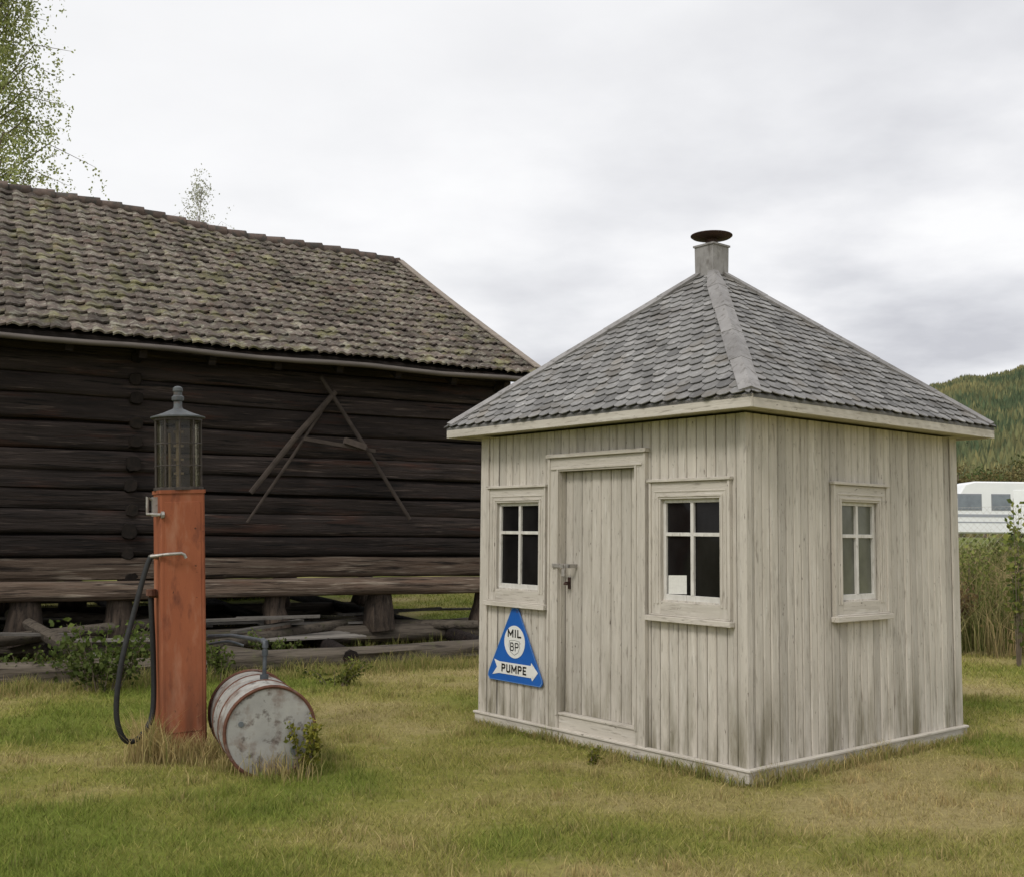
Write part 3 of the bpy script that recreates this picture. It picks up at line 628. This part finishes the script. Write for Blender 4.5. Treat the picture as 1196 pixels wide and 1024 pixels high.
# ---------------- BARN
BO=Vector((.386,15.76,0)); BA=R(28.2)
barn=empty('log_storehouse',BO,BA,'long dark log storehouse raised on pillars with mossy tiled roof','log building')
XL=-13.5; HWD=5.565
def ridz(x): return 6.78-.053*x
def eavz(x): return 3.93
HH=.278
def hewn(mb,x0,x1,yc,zc,hy,hz,along='x',tone=.5,E_=5.5,step=.35,rough=1.0,tilt=0,seed=0):
    L_=x1-x0; m=max(4,int(L_/step)); nv=20; vs=[]; fs_=[]; ph=rnd()*20
    for i in range(m+1):
        t=x0+L_*i/m
        for q in range(nv):
            th=2*math.pi*(q+.5)/nv; c_,s_=math.cos(th),math.sin(th); rr_=1/(abs(c_)**E_+abs(s_)**E_)**(1/E_)
            dy=c_*rr_*hy+tilt*s_; dz=s_*rr_*hz
            dy*=1+.25*rough*noise.noise(Vector((t*.8+ph,q*.9,seed)))
            yv=yc+dy+.02*rough*noise.noise(Vector((t*.5,seed*3.1,3)))+.012*rough*noise.noise(Vector((t*2.5,seed*3.1,q*.5))); zv=zc+dz*(1+.09*rough*noise.noise(Vector((t*1.4,ph,q*.4))))+.04*noise.noise(Vector((t*.22,seed*.8,7)))
            vs.append((t,yv,zv) if along=='x' else (yv,t,zv))
    for i in range(m):
        for q in range(nv): fs_.append((i*nv+q,i*nv+(q+1)%nv,(i+1)*nv+(q+1)%nv,(i+1)*nv+q))
    fs_.append(tuple(range(nv))[::-1]); fs_.append(tuple(m*nv+q for q in range(nv)))
    mb.add(vs,fs_,tone)
def wall_logs(mb,x0,x1,yy,z0,n,hh,along='x'):
    zed=[z0]
    for k in range(n): zed.append(zed[-1]+hh*ru(.84,1.16))
    f=(n*hh)/(zed[-1]-z0); zed=[z0+(q-z0)*f for q in zed]
    for k in range(n):
        hewn(mb,x0,x1,yy+ru(-.02,.02),(zed[k]+zed[k+1])/2,.085,(zed[k+1]-zed[k])*.493,along,min(1,max(0,random.gauss(.5,.26))),tilt=ru(-.02,.03),seed=k)
mb=MB(); wall_logs(mb,XL+.4,-.25,.5,1.26,10,HH); mb.box(XL+.5,-.3,.5,.6,1.2,4.1,.1); mb.build('wall',logdark,barn,smooth=True,angle=60)
mb=MB(); wall_logs(mb,.4,10.7,-.45,1.0,11,HH,'y'); 
mb.add([(-.45,.5,4.0),(-.45,10.6,4.0),(-.45,HWD,6.6),(-.6,.5,4.0),(-.6,10.6,4.0),(-.6,HWD,6.6)],[(0,1,2),(3,5,4),(0,2,5,3),(1,4,5,2)],.4); mb.build('gable_wall',logend,barn,smooth=True,angle=50)
mb=MB(); wall_logs(mb,.4,10.7,XL+.5,1.0,11,HH,'y'); mb.add([(XL+.5,.5,4.0),(XL+.5,10.6,4.0),(XL+.5,HWD,7.3)],[(0,1,2)],.4); mb.build('gable_wall',logend,barn,smooth=True,angle=50)
mb=MB(); wall_logs(mb,XL+.4,-.25,10.6,1.0,11,HH); mb.build('wall',logdark,barn,smooth=True,angle=50)
mb=MB(); hewn(mb,XL,-.1,.38,.845,.13,.118,tone=.95,E_=3.6,rough=1.3,seed=31); mb.build('sill_beam',logbrown,barn,smooth=True,angle=60)
mb=MB(); hewn(mb,XL,-.1,.49,1.105,.11,.138,tone=.30,E_=5,rough=1.3,seed=37,tilt=.02); mb.build('sill_beam',logbrown,barn,smooth=True,angle=60)
mb=MB()
for k in range(11): 
    z=1.0+HH*k; mb.tube([(-5.61+ru(-.03,.03),.37+ru(-.05,.03),z+ru(-.03,.03)),(-5.61,.6,z)],[.085*ru(.75,1.12),.11],14,ru(.2,.8),wob=.22,se=3.4)
mb.build('cross_wall_ends',logend,barn,smooth=True,angle=50)
mb=MB(); mb.box(XL+.5,-.3,.55,10.5,.98,1.02,.2); mb.build('floor',logdark,barn)
for py_ in (.5,5.5,10.4):
    for t_ in (-.6,-2.24,-3.7,-5.7,-6.75,-9.0,-11.5):
        b_=BO+Vector((math.cos(BA)*t_-math.sin(BA)*py_,math.sin(BA)*t_+math.cos(BA)*py_,0)); g=gh1(b_.x,b_.y)
        mb=MB(); k=ru(.85,1.2); mb.tube([(t_,py_,g+.24),(t_+ru(-.03,.03),py_,g+.36),(t_+ru(-.04,.04),py_,.58),(t_,py_,.75)],[.22*k,.20*k,.165*k,.14*k],9,ru(.05,.7),wob=.26,se=2.6); mb.build('support_pillar',stump,barn,smooth=True,angle=50)
for py_ in (.5,5.5,10.4):
    mb=MB(); hewn(mb,XL,-.1,py_,.18,.13,.12,tone=.2,E_=4,rough=1.5,seed=py_); mb.build('base_timber',loggrey,barn,smooth=True,angle=50)
for t_ in (-1.2,-3.2,-5.0,-7.2,-10):
    mb=MB(); mb.tube([(t_-.2,-1.6,.12),(t_,.4,.16),(t_+.1,10.4,.3)],.10,8,.3,wob=.08); mb.build('cross_timber',logdark,barn,smooth=True,angle=50)
for a_,b_ in (((-4.9,-.7,.22),(-2.2,.9,.36)),((-7.6,-.3,.3),(-5.2,.6,.42)),((-3.0,1.3,.28),(-.9,.1,.3)),((-6.9,1.4,.5),(-4.6,1.8,.32)),((-6.4,-.9,.3),(-6.9,.9,.55))):
    mb=MB(); mb.tube([a_,b_],[.08,.065],9,ru(.0,.5),wob=.15); mb.build('loose_timber',loggrey,barn,smooth=True,angle=50)
for k in range(12):
    x0_=ru(-7.5,-1.8); y0_=ru(-.5,1.8); z0_=ru(.30,.5); an=ru(-.35,.35); L2=ru(.8,1.9); 
    mb=MB(); mb.bar((x0_,y0_,z0_),(x0_+L2*math.cos(an),y0_+L2*math.sin(an),z0_+ru(-.10,.10)),ru(.12,.2),.03,ru(0,.6)); mb.build('loose_plank',greywood,barn)
def rp(x,v,side=0):
    y=HWD*v; z=eavz(x)*(1-v)+ridz(x)*v
    if side: y=2*HWD-y
    z-=.05*math.sin(math.pi*v); z+=.03*math.sin(x*.9+1)*v+.018*math.sin(x*1.7+v*4)
    return Vector((x,y,z))
mb=MB(); m=24; kk=6
for side in (0,1):
    vs=[];fs_=[]
    for dz in (.03,.13):
        for i in range(m+1):
            for j in range(kk+1): vs.append(tuple(rp(XL+(0-XL)*i/m,j/kk,side)-Vector((0,0,dz))))
    q=(m+1)*(kk+1)
    for i in range(m):
        for j in range(kk):
            a=i*(kk+1)+j; f=(a,a+1,a+kk+2,a+kk+1); fs_+= [f,tuple(x_+q for x_ in f)]
    for i in range(m): a=i*(kk+1); fs_.append((a,a+kk+1,a+kk+1+q,a+q))
    for j in range(kk): a=m*(kk+1)+j; fs_.append((a,a+1,a+1+q,a+q)); fs_.append((j,j+1,j+1+q,j+q))
    mb.add(vs,fs_,.3)
broof=mb.build('roof',logdark,barn)
TW=.235; rows=19
for side in (0,1):
    mb=MB(); cols=int(-XL/TW)+1
    for r__ in range(rows):
        for k in range(cols):
            x0=XL+k*TW; jx=ru(-.008,.008); jv=ru(-.0045,.0045); v0=r__/rows+jv-.008; v1=min(1.0,(r__+1.2)/rows)
            rot=ru(-.009,.009); tone=min(1,max(0,random.gauss(.5,.26)))
            vs=[]; lift0=.040+ru(0,.016)
            prof=[(0,.006),(.10,.026),(.25,.041),(.42,.035),(.58,.014),(.72,.002),(.86,.0),(1.04,.011)]
            nv_=Vector((0,(-.46 if not side else .46),.88))
            for e_,(vv,lf) in enumerate(((v0,lift0),(v1,.006))):
                for fx,hh_ in prof:
                    arc=.011*math.cos((fx-.30)*4.5) if e_==0 else 0
                    p=rp(min(.03,x0+jx+fx*TW+(rot if e_ else -rot)),max(-.012,vv-arc),side); vs.append(tuple(p+nv_*(hh_+lf)))
            np_=len(prof)
            for fx,hh_ in prof:
                arc=.011*math.cos((fx-.30)*4.5)
                p=rp(min(.03,x0+jx+fx*TW-rot),max(-.012,v0-arc),side); vs.append(tuple(p+nv_*(hh_+lift0-.026)))
            fs_=[(i,i+1,np_+i+1,np_+i) for i in range(np_-1)]+[(i,2*np_+i,2*np_+i+1,i+1) for i in range(np_-1)]
            mb.add(vs,fs_,tone)
    mb.build('roof_tiles',tile,broof,smooth=True,angle=45)
mb=MB(); x_=XL
while x_<-.1:
    p=rp(x_,1);q=rp(min(0,x_+.40),1); mb.tube([p+Vector((0,ru(-.02,.02),.01)),q+Vector((0,0,.035))],[.09,.108],10,ru(.2,.9)); x_+=.36
mb.build('ridge_tiles',ridget,broof,smooth=True,angle=50)
for side in (0,1):
    mb=MB(); a_=[rp(.02,j/6,side) for j in range(7)]
    for p,q in zip(a_[:-1],a_[1:]): mb.bar(p+Vector((.03,0,.02)),q+Vector((.03,0,.02)),.035,.17,.55)
    for p,q in zip(a_[:-1],a_[1:]): mb.bar(p+Vector((-.02,0,.105)),q+Vector((-.02,0,.105)),.12,.02,.8)
    mb.build('verge_board',vboard,broof)
mb=MB(); m=26; mb.tube([(XL+(-.05-XL)*i/m,-.07,3.82+.014*math.sin(i*1.3)+.02*noise.noise(Vector((i*.4,0,0)))) for i in range(m+1)],.036,10,.5); mb.build('gutter',gutterm,broof,smooth=True)
for i in range(16):
    x_=-.5-i*.85; mb=MB(); p=rp(x_,0); q=rp(x_,.12); mb.bar(p+Vector((0,.05,-.18)),q+Vector((0,0,-.18)),.09,.11,.5); mb.build('rafter',logdark,broof)
def bw(px,py,off=.12):
    px-=7
    r=(px-597)/1262; t=(16.2*r-.15)/(.881-.4726*r); D_=16.2+.4726*t; yh=622+.0105*(px-598); return Vector((t,.34-off,1.6+D_*(yh-py)/1262))
fr=empty('wooden_pole_frame',BO,BA,'crossed weathered poles hanging in an A shape on the dark log wall','pole frame')
for a,b,w_ in (((372,440),(476,606),.06),((390,458),(291,576),.085),((386,462),(288,610),.045)):
    mb=MB(); pa,pb=bw(*a,off=.02*w_*10),bw(*b,off=.14); pm=pa.lerp(pb,.5)+Vector((ru(-.03,.03),0,ru(-.02,.02))); mb.tube([pa,pm,pb],[w_*.45,w_*.5,w_*.42],8,ru(.3,.6),sq=.6,wob=.1); mb.build('pole',oldpole,fr)
mb=MB(); mb.bar(bw(350,514,.2),bw(432,528,.2),.05,.05,.5); mb.bar(bw(396,516,.22),bw(420,524,.22),.10,.08,.9); mb.build('crosspiece',oldpole,fr)

def glog(p,q,r,mat,label):
    p=Vector(p);q=Vector(q); c=(p+q)/2; d=q-p; L_=d.length
    mb=MB(); hewn(mb,-L_/2,L_/2,0,0,r*.95,r,tone=ru(.3,.7),E_=2.5,step=.25,rough=1.6,seed=L_*3)
    o=mb.build('log',mat,smooth=True,angle=50); o.location=c; o.rotation_euler=(0,-math.asin(d.z/L_),math.atan2(d.y,d.x)); return tag(o,label,'log')
def lift(v,z): return Vector((v.x,v.y,gh1(v.x,v.y)+z))
glog(lift(at(-120,806),.1),lift(at(240,792),.1),.13,loggrey,'grey log on the grass in front of the storehouse, behind the orange pump')
glog(lift(at(262,790),.12),lift(at(620,762),.12),.13,loggrey,'long grey log on the grass between the drum and the hut')
glog(lift(at(150,760),.2),lift(at(330,785),.12),.10,loggrey,'weathered log lying askew behind the drum')
glog(lift(at(60,775),.15),lift(at(20,735),.3),.09,logdark,'dark short log lying under the left part of the storehouse')
glog(lift(at(430,752),.2),lift(at(560,742),.2),.09,loggrey,'thin log under the storehouse next to the hut')
bp=empty('board_stack',lift(at(372,768),.22),BA+.08,'grey boards laid flat on the logs under the storehouse','boards')
for k in range(5):
    mb=MB(); mb.box(-.62+ru(-.06,.06),.62+ru(-.06,.06),k*.16,k*.16+.145,.0+ru(0,.012),.03,ru(.2,.9)); mb.build('board',greywood,bp)
for i,(px,py,s_) in enumerate(((180,792,.12),(205,770,.16),(420,775,.09),(500,770,.1),(110,770,.15))):
    p=at(px,py); mb=MB(); mb.lathe([(s_*.6,-.05),(s_,.02),(s_*.9,s_*.5),(s_*.5,s_*.8),(.01,s_*.85)],9,tone=rnd()); 
    o=mb.build('stone',stone,smooth=True,angle=60); o.location=p; o.rotation_euler=(0,0,i)
    tag(o,'grey field stone lying in front of the log storehouse','stone','field stones along the storehouse')

# ---------------- weeds / shrubs
def bush(name,pos,rx,ry,h,nl,ls,ca,cb,label,cat,group=None):
    e_=empty(name,pos,0,label,cat,group)
    mb=MB(); ns=max(5,int(10*rx/.3)); tips=[]
    for i in range(ns):
        a_=ru(0,6.28); rr_=ru(.1,1); bx_=math.cos(a_)*rx*.3*rr_; by_=math.sin(a_)*ry*.3*rr_; tx=math.cos(a_)*rx*rr_; ty_=math.sin(a_)*ry*rr_; hz=h*ru(.45,1)
        pts=[(bx_,by_,-.02),(bx_*.5+tx*.5,by_*.5+ty_*.5,hz*.6),(tx,ty_,hz)]
        mb.tube(pts,[.006,.004,.002],4,.5); tips.append(pts)
    mb.build('stem',twig,e_)
    k=rng.integers(0,ns,nl); T_=np.array(tips); f=rng.uniform(.25,1.02,nl); f2=f[:,None]
    Q=np.where(f2<.5,T_[k,0]*(1-2*f2)+T_[k,1]*2*f2,T_[k,1]*(2-2*f2)+T_[k,2]*(2*f2-1))+rng.normal(0,1,(nl,3))*np.array((rx*.13,ry*.13,h*.06))
    Q[:,2]=np.maximum(Q[:,2],.01)
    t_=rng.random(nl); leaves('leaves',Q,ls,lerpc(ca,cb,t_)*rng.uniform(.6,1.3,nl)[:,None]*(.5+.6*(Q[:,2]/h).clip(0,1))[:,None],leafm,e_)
    return e_
G1=(.08,.12,.028);G2=(.17,.21,.055);Y1=(.38,.34,.06)
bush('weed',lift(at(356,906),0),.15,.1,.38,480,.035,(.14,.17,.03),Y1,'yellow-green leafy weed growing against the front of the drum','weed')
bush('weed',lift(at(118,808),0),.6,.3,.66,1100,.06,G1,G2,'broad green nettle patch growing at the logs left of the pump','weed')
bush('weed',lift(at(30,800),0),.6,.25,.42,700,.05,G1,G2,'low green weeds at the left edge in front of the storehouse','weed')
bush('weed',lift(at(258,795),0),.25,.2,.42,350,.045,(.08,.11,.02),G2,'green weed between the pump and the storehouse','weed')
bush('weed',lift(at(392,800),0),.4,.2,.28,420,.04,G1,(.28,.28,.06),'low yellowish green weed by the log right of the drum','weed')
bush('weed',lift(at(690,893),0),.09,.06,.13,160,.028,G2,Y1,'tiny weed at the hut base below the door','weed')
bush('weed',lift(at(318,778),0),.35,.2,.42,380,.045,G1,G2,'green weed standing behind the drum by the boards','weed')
bush('shrub',Vector((6.35,13.6,gh1(6.35,13.6))),.34,.4,2.15,420,.085,(.10,.15,.035),(.32,.33,.09),'tall leafy green shrub at the right edge beyond the hut','shrub')
bush('shrub',Vector((7.3,14.3,gh1(7.3,14.3))),.6,.5,1.6,1200,.07,(.09,.11,.03),(.30,.27,.08),'bushy yellow-green shrub in the tall dry grass beyond the hut','shrub')
bush('shrub',Vector((6.1,15.3,gh1(6.1,15.3))),.5,.5,1.0,900,.06,(.12,.065,.04),(.26,.20,.08),'brownish low shrub in the tall dry grass beyond the hut','shrub')
bush('shrub',Vector((7.0,16.6,gh1(7.0,16.6))),.8,.5,1.35,1500,.07,(.10,.13,.03),(.27,.29,.08),'green shrub among the tall grass in front of the caravan','shrub')
bush('shrub',Vector((8.6,19.6,gh1(8.6,19.6))),1.5,.5,1.45,2800,.08,(.10,.13,.03),(.27,.30,.09),'wide low green shrub right in front of the wire fence','shrub')
bush('shrub',Vector((12.0,25.8,gh1(12.0,25.8))),1.8,.6,1.3,2600,.11,(.10,.13,.035),(.24,.27,.09),'dense green hedge shrub just behind the wire fence, below the caravan','shrub')
n=32000; x=rng.uniform(4.2,17,n); y=rng.uniform(14.4,23,n); k=(fbm(x*1.2,y*1.2,4,3)>.28)&(y>14.2+.6*fbm(x,y,2)); x,y=x[k],y[k]; n=len(x)
hh=rng.uniform(.5,1.25,n)*(.35+1.3*fbm(x*.9,y*.9,8,3)); dd=np.clip(fbm(x*1.3,y*1.3,31,3)*1.8-.3+rng.normal(0,.22,n),0,1)
c=lerpc((.16,.20,.05),(.52,.39,.21),dd)*rng.uniform(.45,1.25,n)[:,None]
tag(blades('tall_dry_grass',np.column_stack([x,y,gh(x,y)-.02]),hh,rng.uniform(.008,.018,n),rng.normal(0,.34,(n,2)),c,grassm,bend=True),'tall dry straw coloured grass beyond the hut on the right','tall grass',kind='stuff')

# ---------------- wire fence, caravan
fe=empty('wire_fence',(0,0,0),0,'fine wire mesh fence on thin posts in front of the white caravan','fence')
fp=lambda t:Vector((8.0+t,24.0+.15*t,gh1(8+t,24+.15*t)))
for k in range(4):
    p=fp(k*4.6-.2); mb=MB(); mb.tube([p,p+Vector((0,0,1.95))],.018,8); mb.build('post',iron,fe)
mb=MB(); L_=13.6; sp_=.16; nd=int(L_/sp_)
for k in range(-14,nd):
    for sg in (1,-1):
        t0=k*sp_; t1=t0+1.9
        a0,a1=(t0,t1) if sg>0 else (t1,t0)
        if min(a0,a1)<0 or max(a0,a1)>L_: continue
        pa,pb=fp(a0),fp(a1); mb.bar(pa+Vector((0,0,.03)),pb+Vector((0,0,1.9)),.003,.003,.9)
for z_ in (.05,1.9):
    for k in range(6): mb.bar(fp(k*2.26)+Vector((0,0,z_)),fp(k*2.26+2.26)+Vector((0,0,z_)),.005,.005,.9)
mb.build('mesh',iron,fe)
cvp=Vector((21.2,52,gh1(24,52)+.02))
cv_=empty('caravan',cvp,R(-4),'white caravan with dark windows parked behind the wire fence','caravan')
prof=[(.25,.2),(6.3,.2),(6.45,.5),(6.4,1.6),(6.1,2.5),(5.8,2.68),(1.2,2.70),(.75,2.58),(.15,1.6),(0,1.2),(.05,.5)]
mb=MB(); mb.prism(prof,0,2.2,ax=1); mb.build('body',cvw,cv_,bevel=.06)
for a,b in ((.42,1.45),(2.0,2.8),(3.7,4.4),(4.9,5.9)):
    mb=MB(); mb.box(a,b,-.02,.03,1.35,2.05); o=mb.build('window',cvg,cv_,bevel=.015)
    mb=MB(); mb.box(a-.05,b+.05,-.012,.02,1.30,2.10,.2); mb.build('frame',cvs,o)
for z0_,z1_ in ((.98,1.12),(.70,.76)):
    mb=MB(); mb.box(.12,6.38,-.008,.02,z0_,z1_); mb.build('stripe',cvs,cv_)
mb=MB(); mb.box(3.0,3.55,-.015,.02,.4,2.3,.9); mb.build('door',cvw,cv_,bevel=.01)
for y_ in (.0,2.0): mb=MB(); mb.lathe([(.1,0),(.31,0),(.33,.05),(.33,.17),(.1,.2)],24,(3.9,y_,.25),'y'); mb.build('wheel',tyre,cv_)
mb=MB(); mb.bar((0,1.1,.35),(-1.2,1.1,.35),.08,.08); mb.build('tow_bar',rustdark,cv_)

# ---------------- trees
def tree_leaves(P,ca,cb,size,parent,droop=0,name='crown'):
    n=len(P); t_=rng.random(n); return leaves(name,P,size,lerpc(ca,cb,t_)*rng.uniform(.6,1.3,n)[:,None],leafm,parent,droop)
def birch(pos,h,cr,label,nstr,nst,lpn,ls,ca,cb,z0=.3,hang=1.0,tw=1.0,pw=.5,sc_=.045,inner=1.0,shoot=0):
    e_=empty('birch_tree',pos,0,label,'tree'); mb=MB()
    mb.tube([(0,0,-.2),(.1,0,h*.3),(-.1,.1,h*.65),(.05,0,h*.97)],[h*.017,h*.013,h*.007*tw,h*.001],10)
    br=[]
    for i in range(nstr):
        zz_=h*(z0+(.97-z0)*rnd()); a_=ru(0,6.28); fz=(zz_/h-z0)/(1-z0); L_=cr*ru(.3,1.0)*(1-fz)**pw*(.7+.3*math.sin(a_*3+zz_*1.3))
        up_=min(L_*ru(.4,.9),h*1.0-zz_)
        p0=Vector((0,0,zz_)); p1=Vector((math.cos(a_)*L_*.5,math.sin(a_)*L_*.5,zz_+up_)); p2=Vector((math.cos(a_)*L_*.9,math.sin(a_)*L_*.9,zz_+up_*.8)); p3=Vector((math.cos(a_)*L_,math.sin(a_)*L_,zz_+up_*.5-ru(.1,.3)*hang))
        mb.tube([p0,p1,p2],[h*.0018*tw,h*.0009*tw,h*.0002],4,.5,1)
        br.append((p0,p1,p2,p3))
    mb.build('trunk',[bark,twig],e_)
    Ps=[]
    for p0,p1,p2,p3 in br:
        for s_ in range(nst):
            f=ru(.3,1.08); b=(p1.lerp(p2,(f-.5)*2) if f>.5 else p0.lerp(p1,f*2)); ln=ru(.3,1.1)*hang*(1.8 if rnd()<.3 else 1)
            k=lpn; tt=rng.random(k); sw_=rng.normal(0,.14,2)
            Ps.append(np.array(b)[None]+np.stack([rng.normal(0,sc_,k)+sw_[0]*tt,rng.normal(0,sc_,k)+sw_[1]*tt,-tt*ln+rng.normal(0,.04,k)],1))
        k=max(1,int(lpn*inner)); tt=rng.random(k)[:,None]; Ps.append(np.array(p1)*(1-tt)+np.array(p2)*tt+rng.normal(0,.10,(k,3)))
        if shoot:
            k=lpn; tt=rng.random(k)[:,None]; Ps.append(np.array(p1)*(1-tt)+(np.array(p1)+np.array([*(np.array(p1)[:2]*.5),shoot]))*tt+rng.normal(0,.04,(k,3)))
    tree_leaves(np.concatenate(Ps),ca,cb,ls,e_,droop=.8); return e_
birch(Vector((-11.95,23.5,gh1(-11.95,23.5))),18.5,3.2,'large weeping birch rising behind the left end of the tiled roof',230,9,24,.075,(.24,.29,.09),(.46,.48,.20),z0=.32,hang=1.9,tw=.8,pw=.35)
birch(Vector((-9.15,30.5,gh1(-9.15,30.5))),11.5,2.2,'small sparse grey-green treetop peeking above the roof ridge',70,1,8,.065,(.40,.42,.33),(.58,.58,.48),z0=.70,hang=.15,tw=.35,pw=.8,sc_=.06,shoot=.6)
for i,(px,D_,hh_,cr,ca,cb,lab) in enumerate(((1075,125,9,4.5,(.05,.07,.02),(.12,.13,.04),'dark green tree beyond the caravan, hidden partly by the hut roof'),
     (1120,110,8,4.2,(.11,.10,.04),(.24,.19,.08),'rusty orange-green tree beyond the caravan, just right of the hut'),
     (1152,130,9,4.5,(.07,.10,.035),(.18,.21,.07),'green rounded tree beyond the middle of the caravan'),
     (1185,115,9,4.6,(.11,.10,.04),(.23,.19,.08),'brownish green tree beyond the caravan near the right edge'),
     (1225,120,10,5,(.05,.07,.02),(.13,.13,.04),'green tree beyond the caravan at the right edge'))):
    X_=(px-597)/1262*D_; e_=empty('broadleaf_tree',(X_,D_,1.6),0,lab,'tree')
    mb=MB(); mb.tube([(0,0,-.3),(0,0,hh_*.5),(.2,0,hh_*.8)],[.2,.14,.05],8)
    for k in range(6): a_=k*1.05; mb.tube([(0,0,hh_*.4),(math.cos(a_)*cr*.5,math.sin(a_)*cr*.5,hh_*.7)],[.08,.03],5)
    mb.build('trunk',twig,e_)
    cl=[]
    for k in range(26):
        v=rng.normal(size=3); v/=np.linalg.norm(v); c0=v*rng.uniform(.3,.85)*np.array((cr,cr,hh_*.42))+np.array((0,0,hh_*.56)); cl.append(c0+rng.normal(0,1,(90,3))*np.array((.6,.6,.45)))
    tree_leaves(np.concatenate(cl),ca,cb,.38,e_)

# ---------------- hill + forest
def hillz(azr,Dd):
    el=np.interp(np.degrees(azr),[-60,-5,5,12,17,21.5,24,26,30,40,60],[.03,.03,.035,.065,.098,.119,.126,.131,.138,.142,.12])
    el=el+.003*(fbm(azr*60,azr*0+1,3,3)-.5)*2
    f=sst((Dd-500)/1750); back=1-.25*sst((Dd-2250)/1200)
    return 1.6+el*2250*f*back*(1+.05*(fbm(azr*25,Dd/180,6,3)-.5))
na,nd_=150,60; aa=np.linspace(R(-50),R(62),na); dds=np.linspace(380,3400,nd_)
AA,DD=np.meshgrid(aa,dds); AA=AA.ravel();DD=DD.ravel()
V=np.stack([DD*np.sin(AA),DD*np.cos(AA),hillz(AA,DD)-2*(DD<390)],1)
idx=np.arange(na*nd_).reshape(nd_,na); Fv=np.stack([idx[:-1,:-1],idx[:-1,1:],idx[1:,1:],idx[1:,:-1]],-1).reshape(-1)
hm,hnt,hb,ho=newmat('hillside'); tcx=N(hnt,'ShaderNodeTexCoord').outputs['Object']
hnt.links.new(mix(hnt,mapr(hnt,nz(hnt,tcx,(.01,.01,.01)),.4,.6,0,1),(.06,.08,.032),(.15,.15,.06)),hb.inputs['Base Color']); hb.inputs['Roughness'].default_value=1
tag(npmesh('hill',V,Fv,4,np.full((len(V),3),.1),hm,smooth=True),kind='structure')
n=36000; az=rng.uniform(R(14),R(36),n); D=np.sqrt(rng.uniform(520**2,2320**2,n)); z=hillz(az,D)
x=D*np.sin(az);y=D*np.cos(az); hh=rng.uniform(6,14,n); rr2=hh*rng.uniform(.18,.30,n)
V=np.zeros((n,6,3)); 
for k in range(5): V[:,k,0]=x+rr2*np.cos(k*1.2566+x);V[:,k,1]=y+rr2*np.sin(k*1.2566+x);V[:,k,2]=z
V[:,5]=np.stack([x,y,z+hh],1); b=np.arange(n)[:,None]*6
Fv=np.concatenate([b+np.array([[k,(k+1)%5,5]]) for k in range(5)],1).ravel()
t_=np.clip(fbm(x/130,y/130,2,4)*2.0-.60+rng.normal(0,.18,n),0,1); low=sst((1200-D)/600)*.7
t_=np.clip(t_*.85+low*rng.random(n),0,1)
c=lerpc((.052,.075,.036),(.21,.185,.075),t_)*rng.uniform(.65,1.4,n)[:,None]; C=np.repeat(c[:,None,:],6,1)
tag(npmesh('forest',V.reshape(-1,3),Fv,3,C.reshape(-1,3),foliage('forest_leaf',.0,.9)),'distant spruce forest covering the hill on the right','forest',kind='stuff')
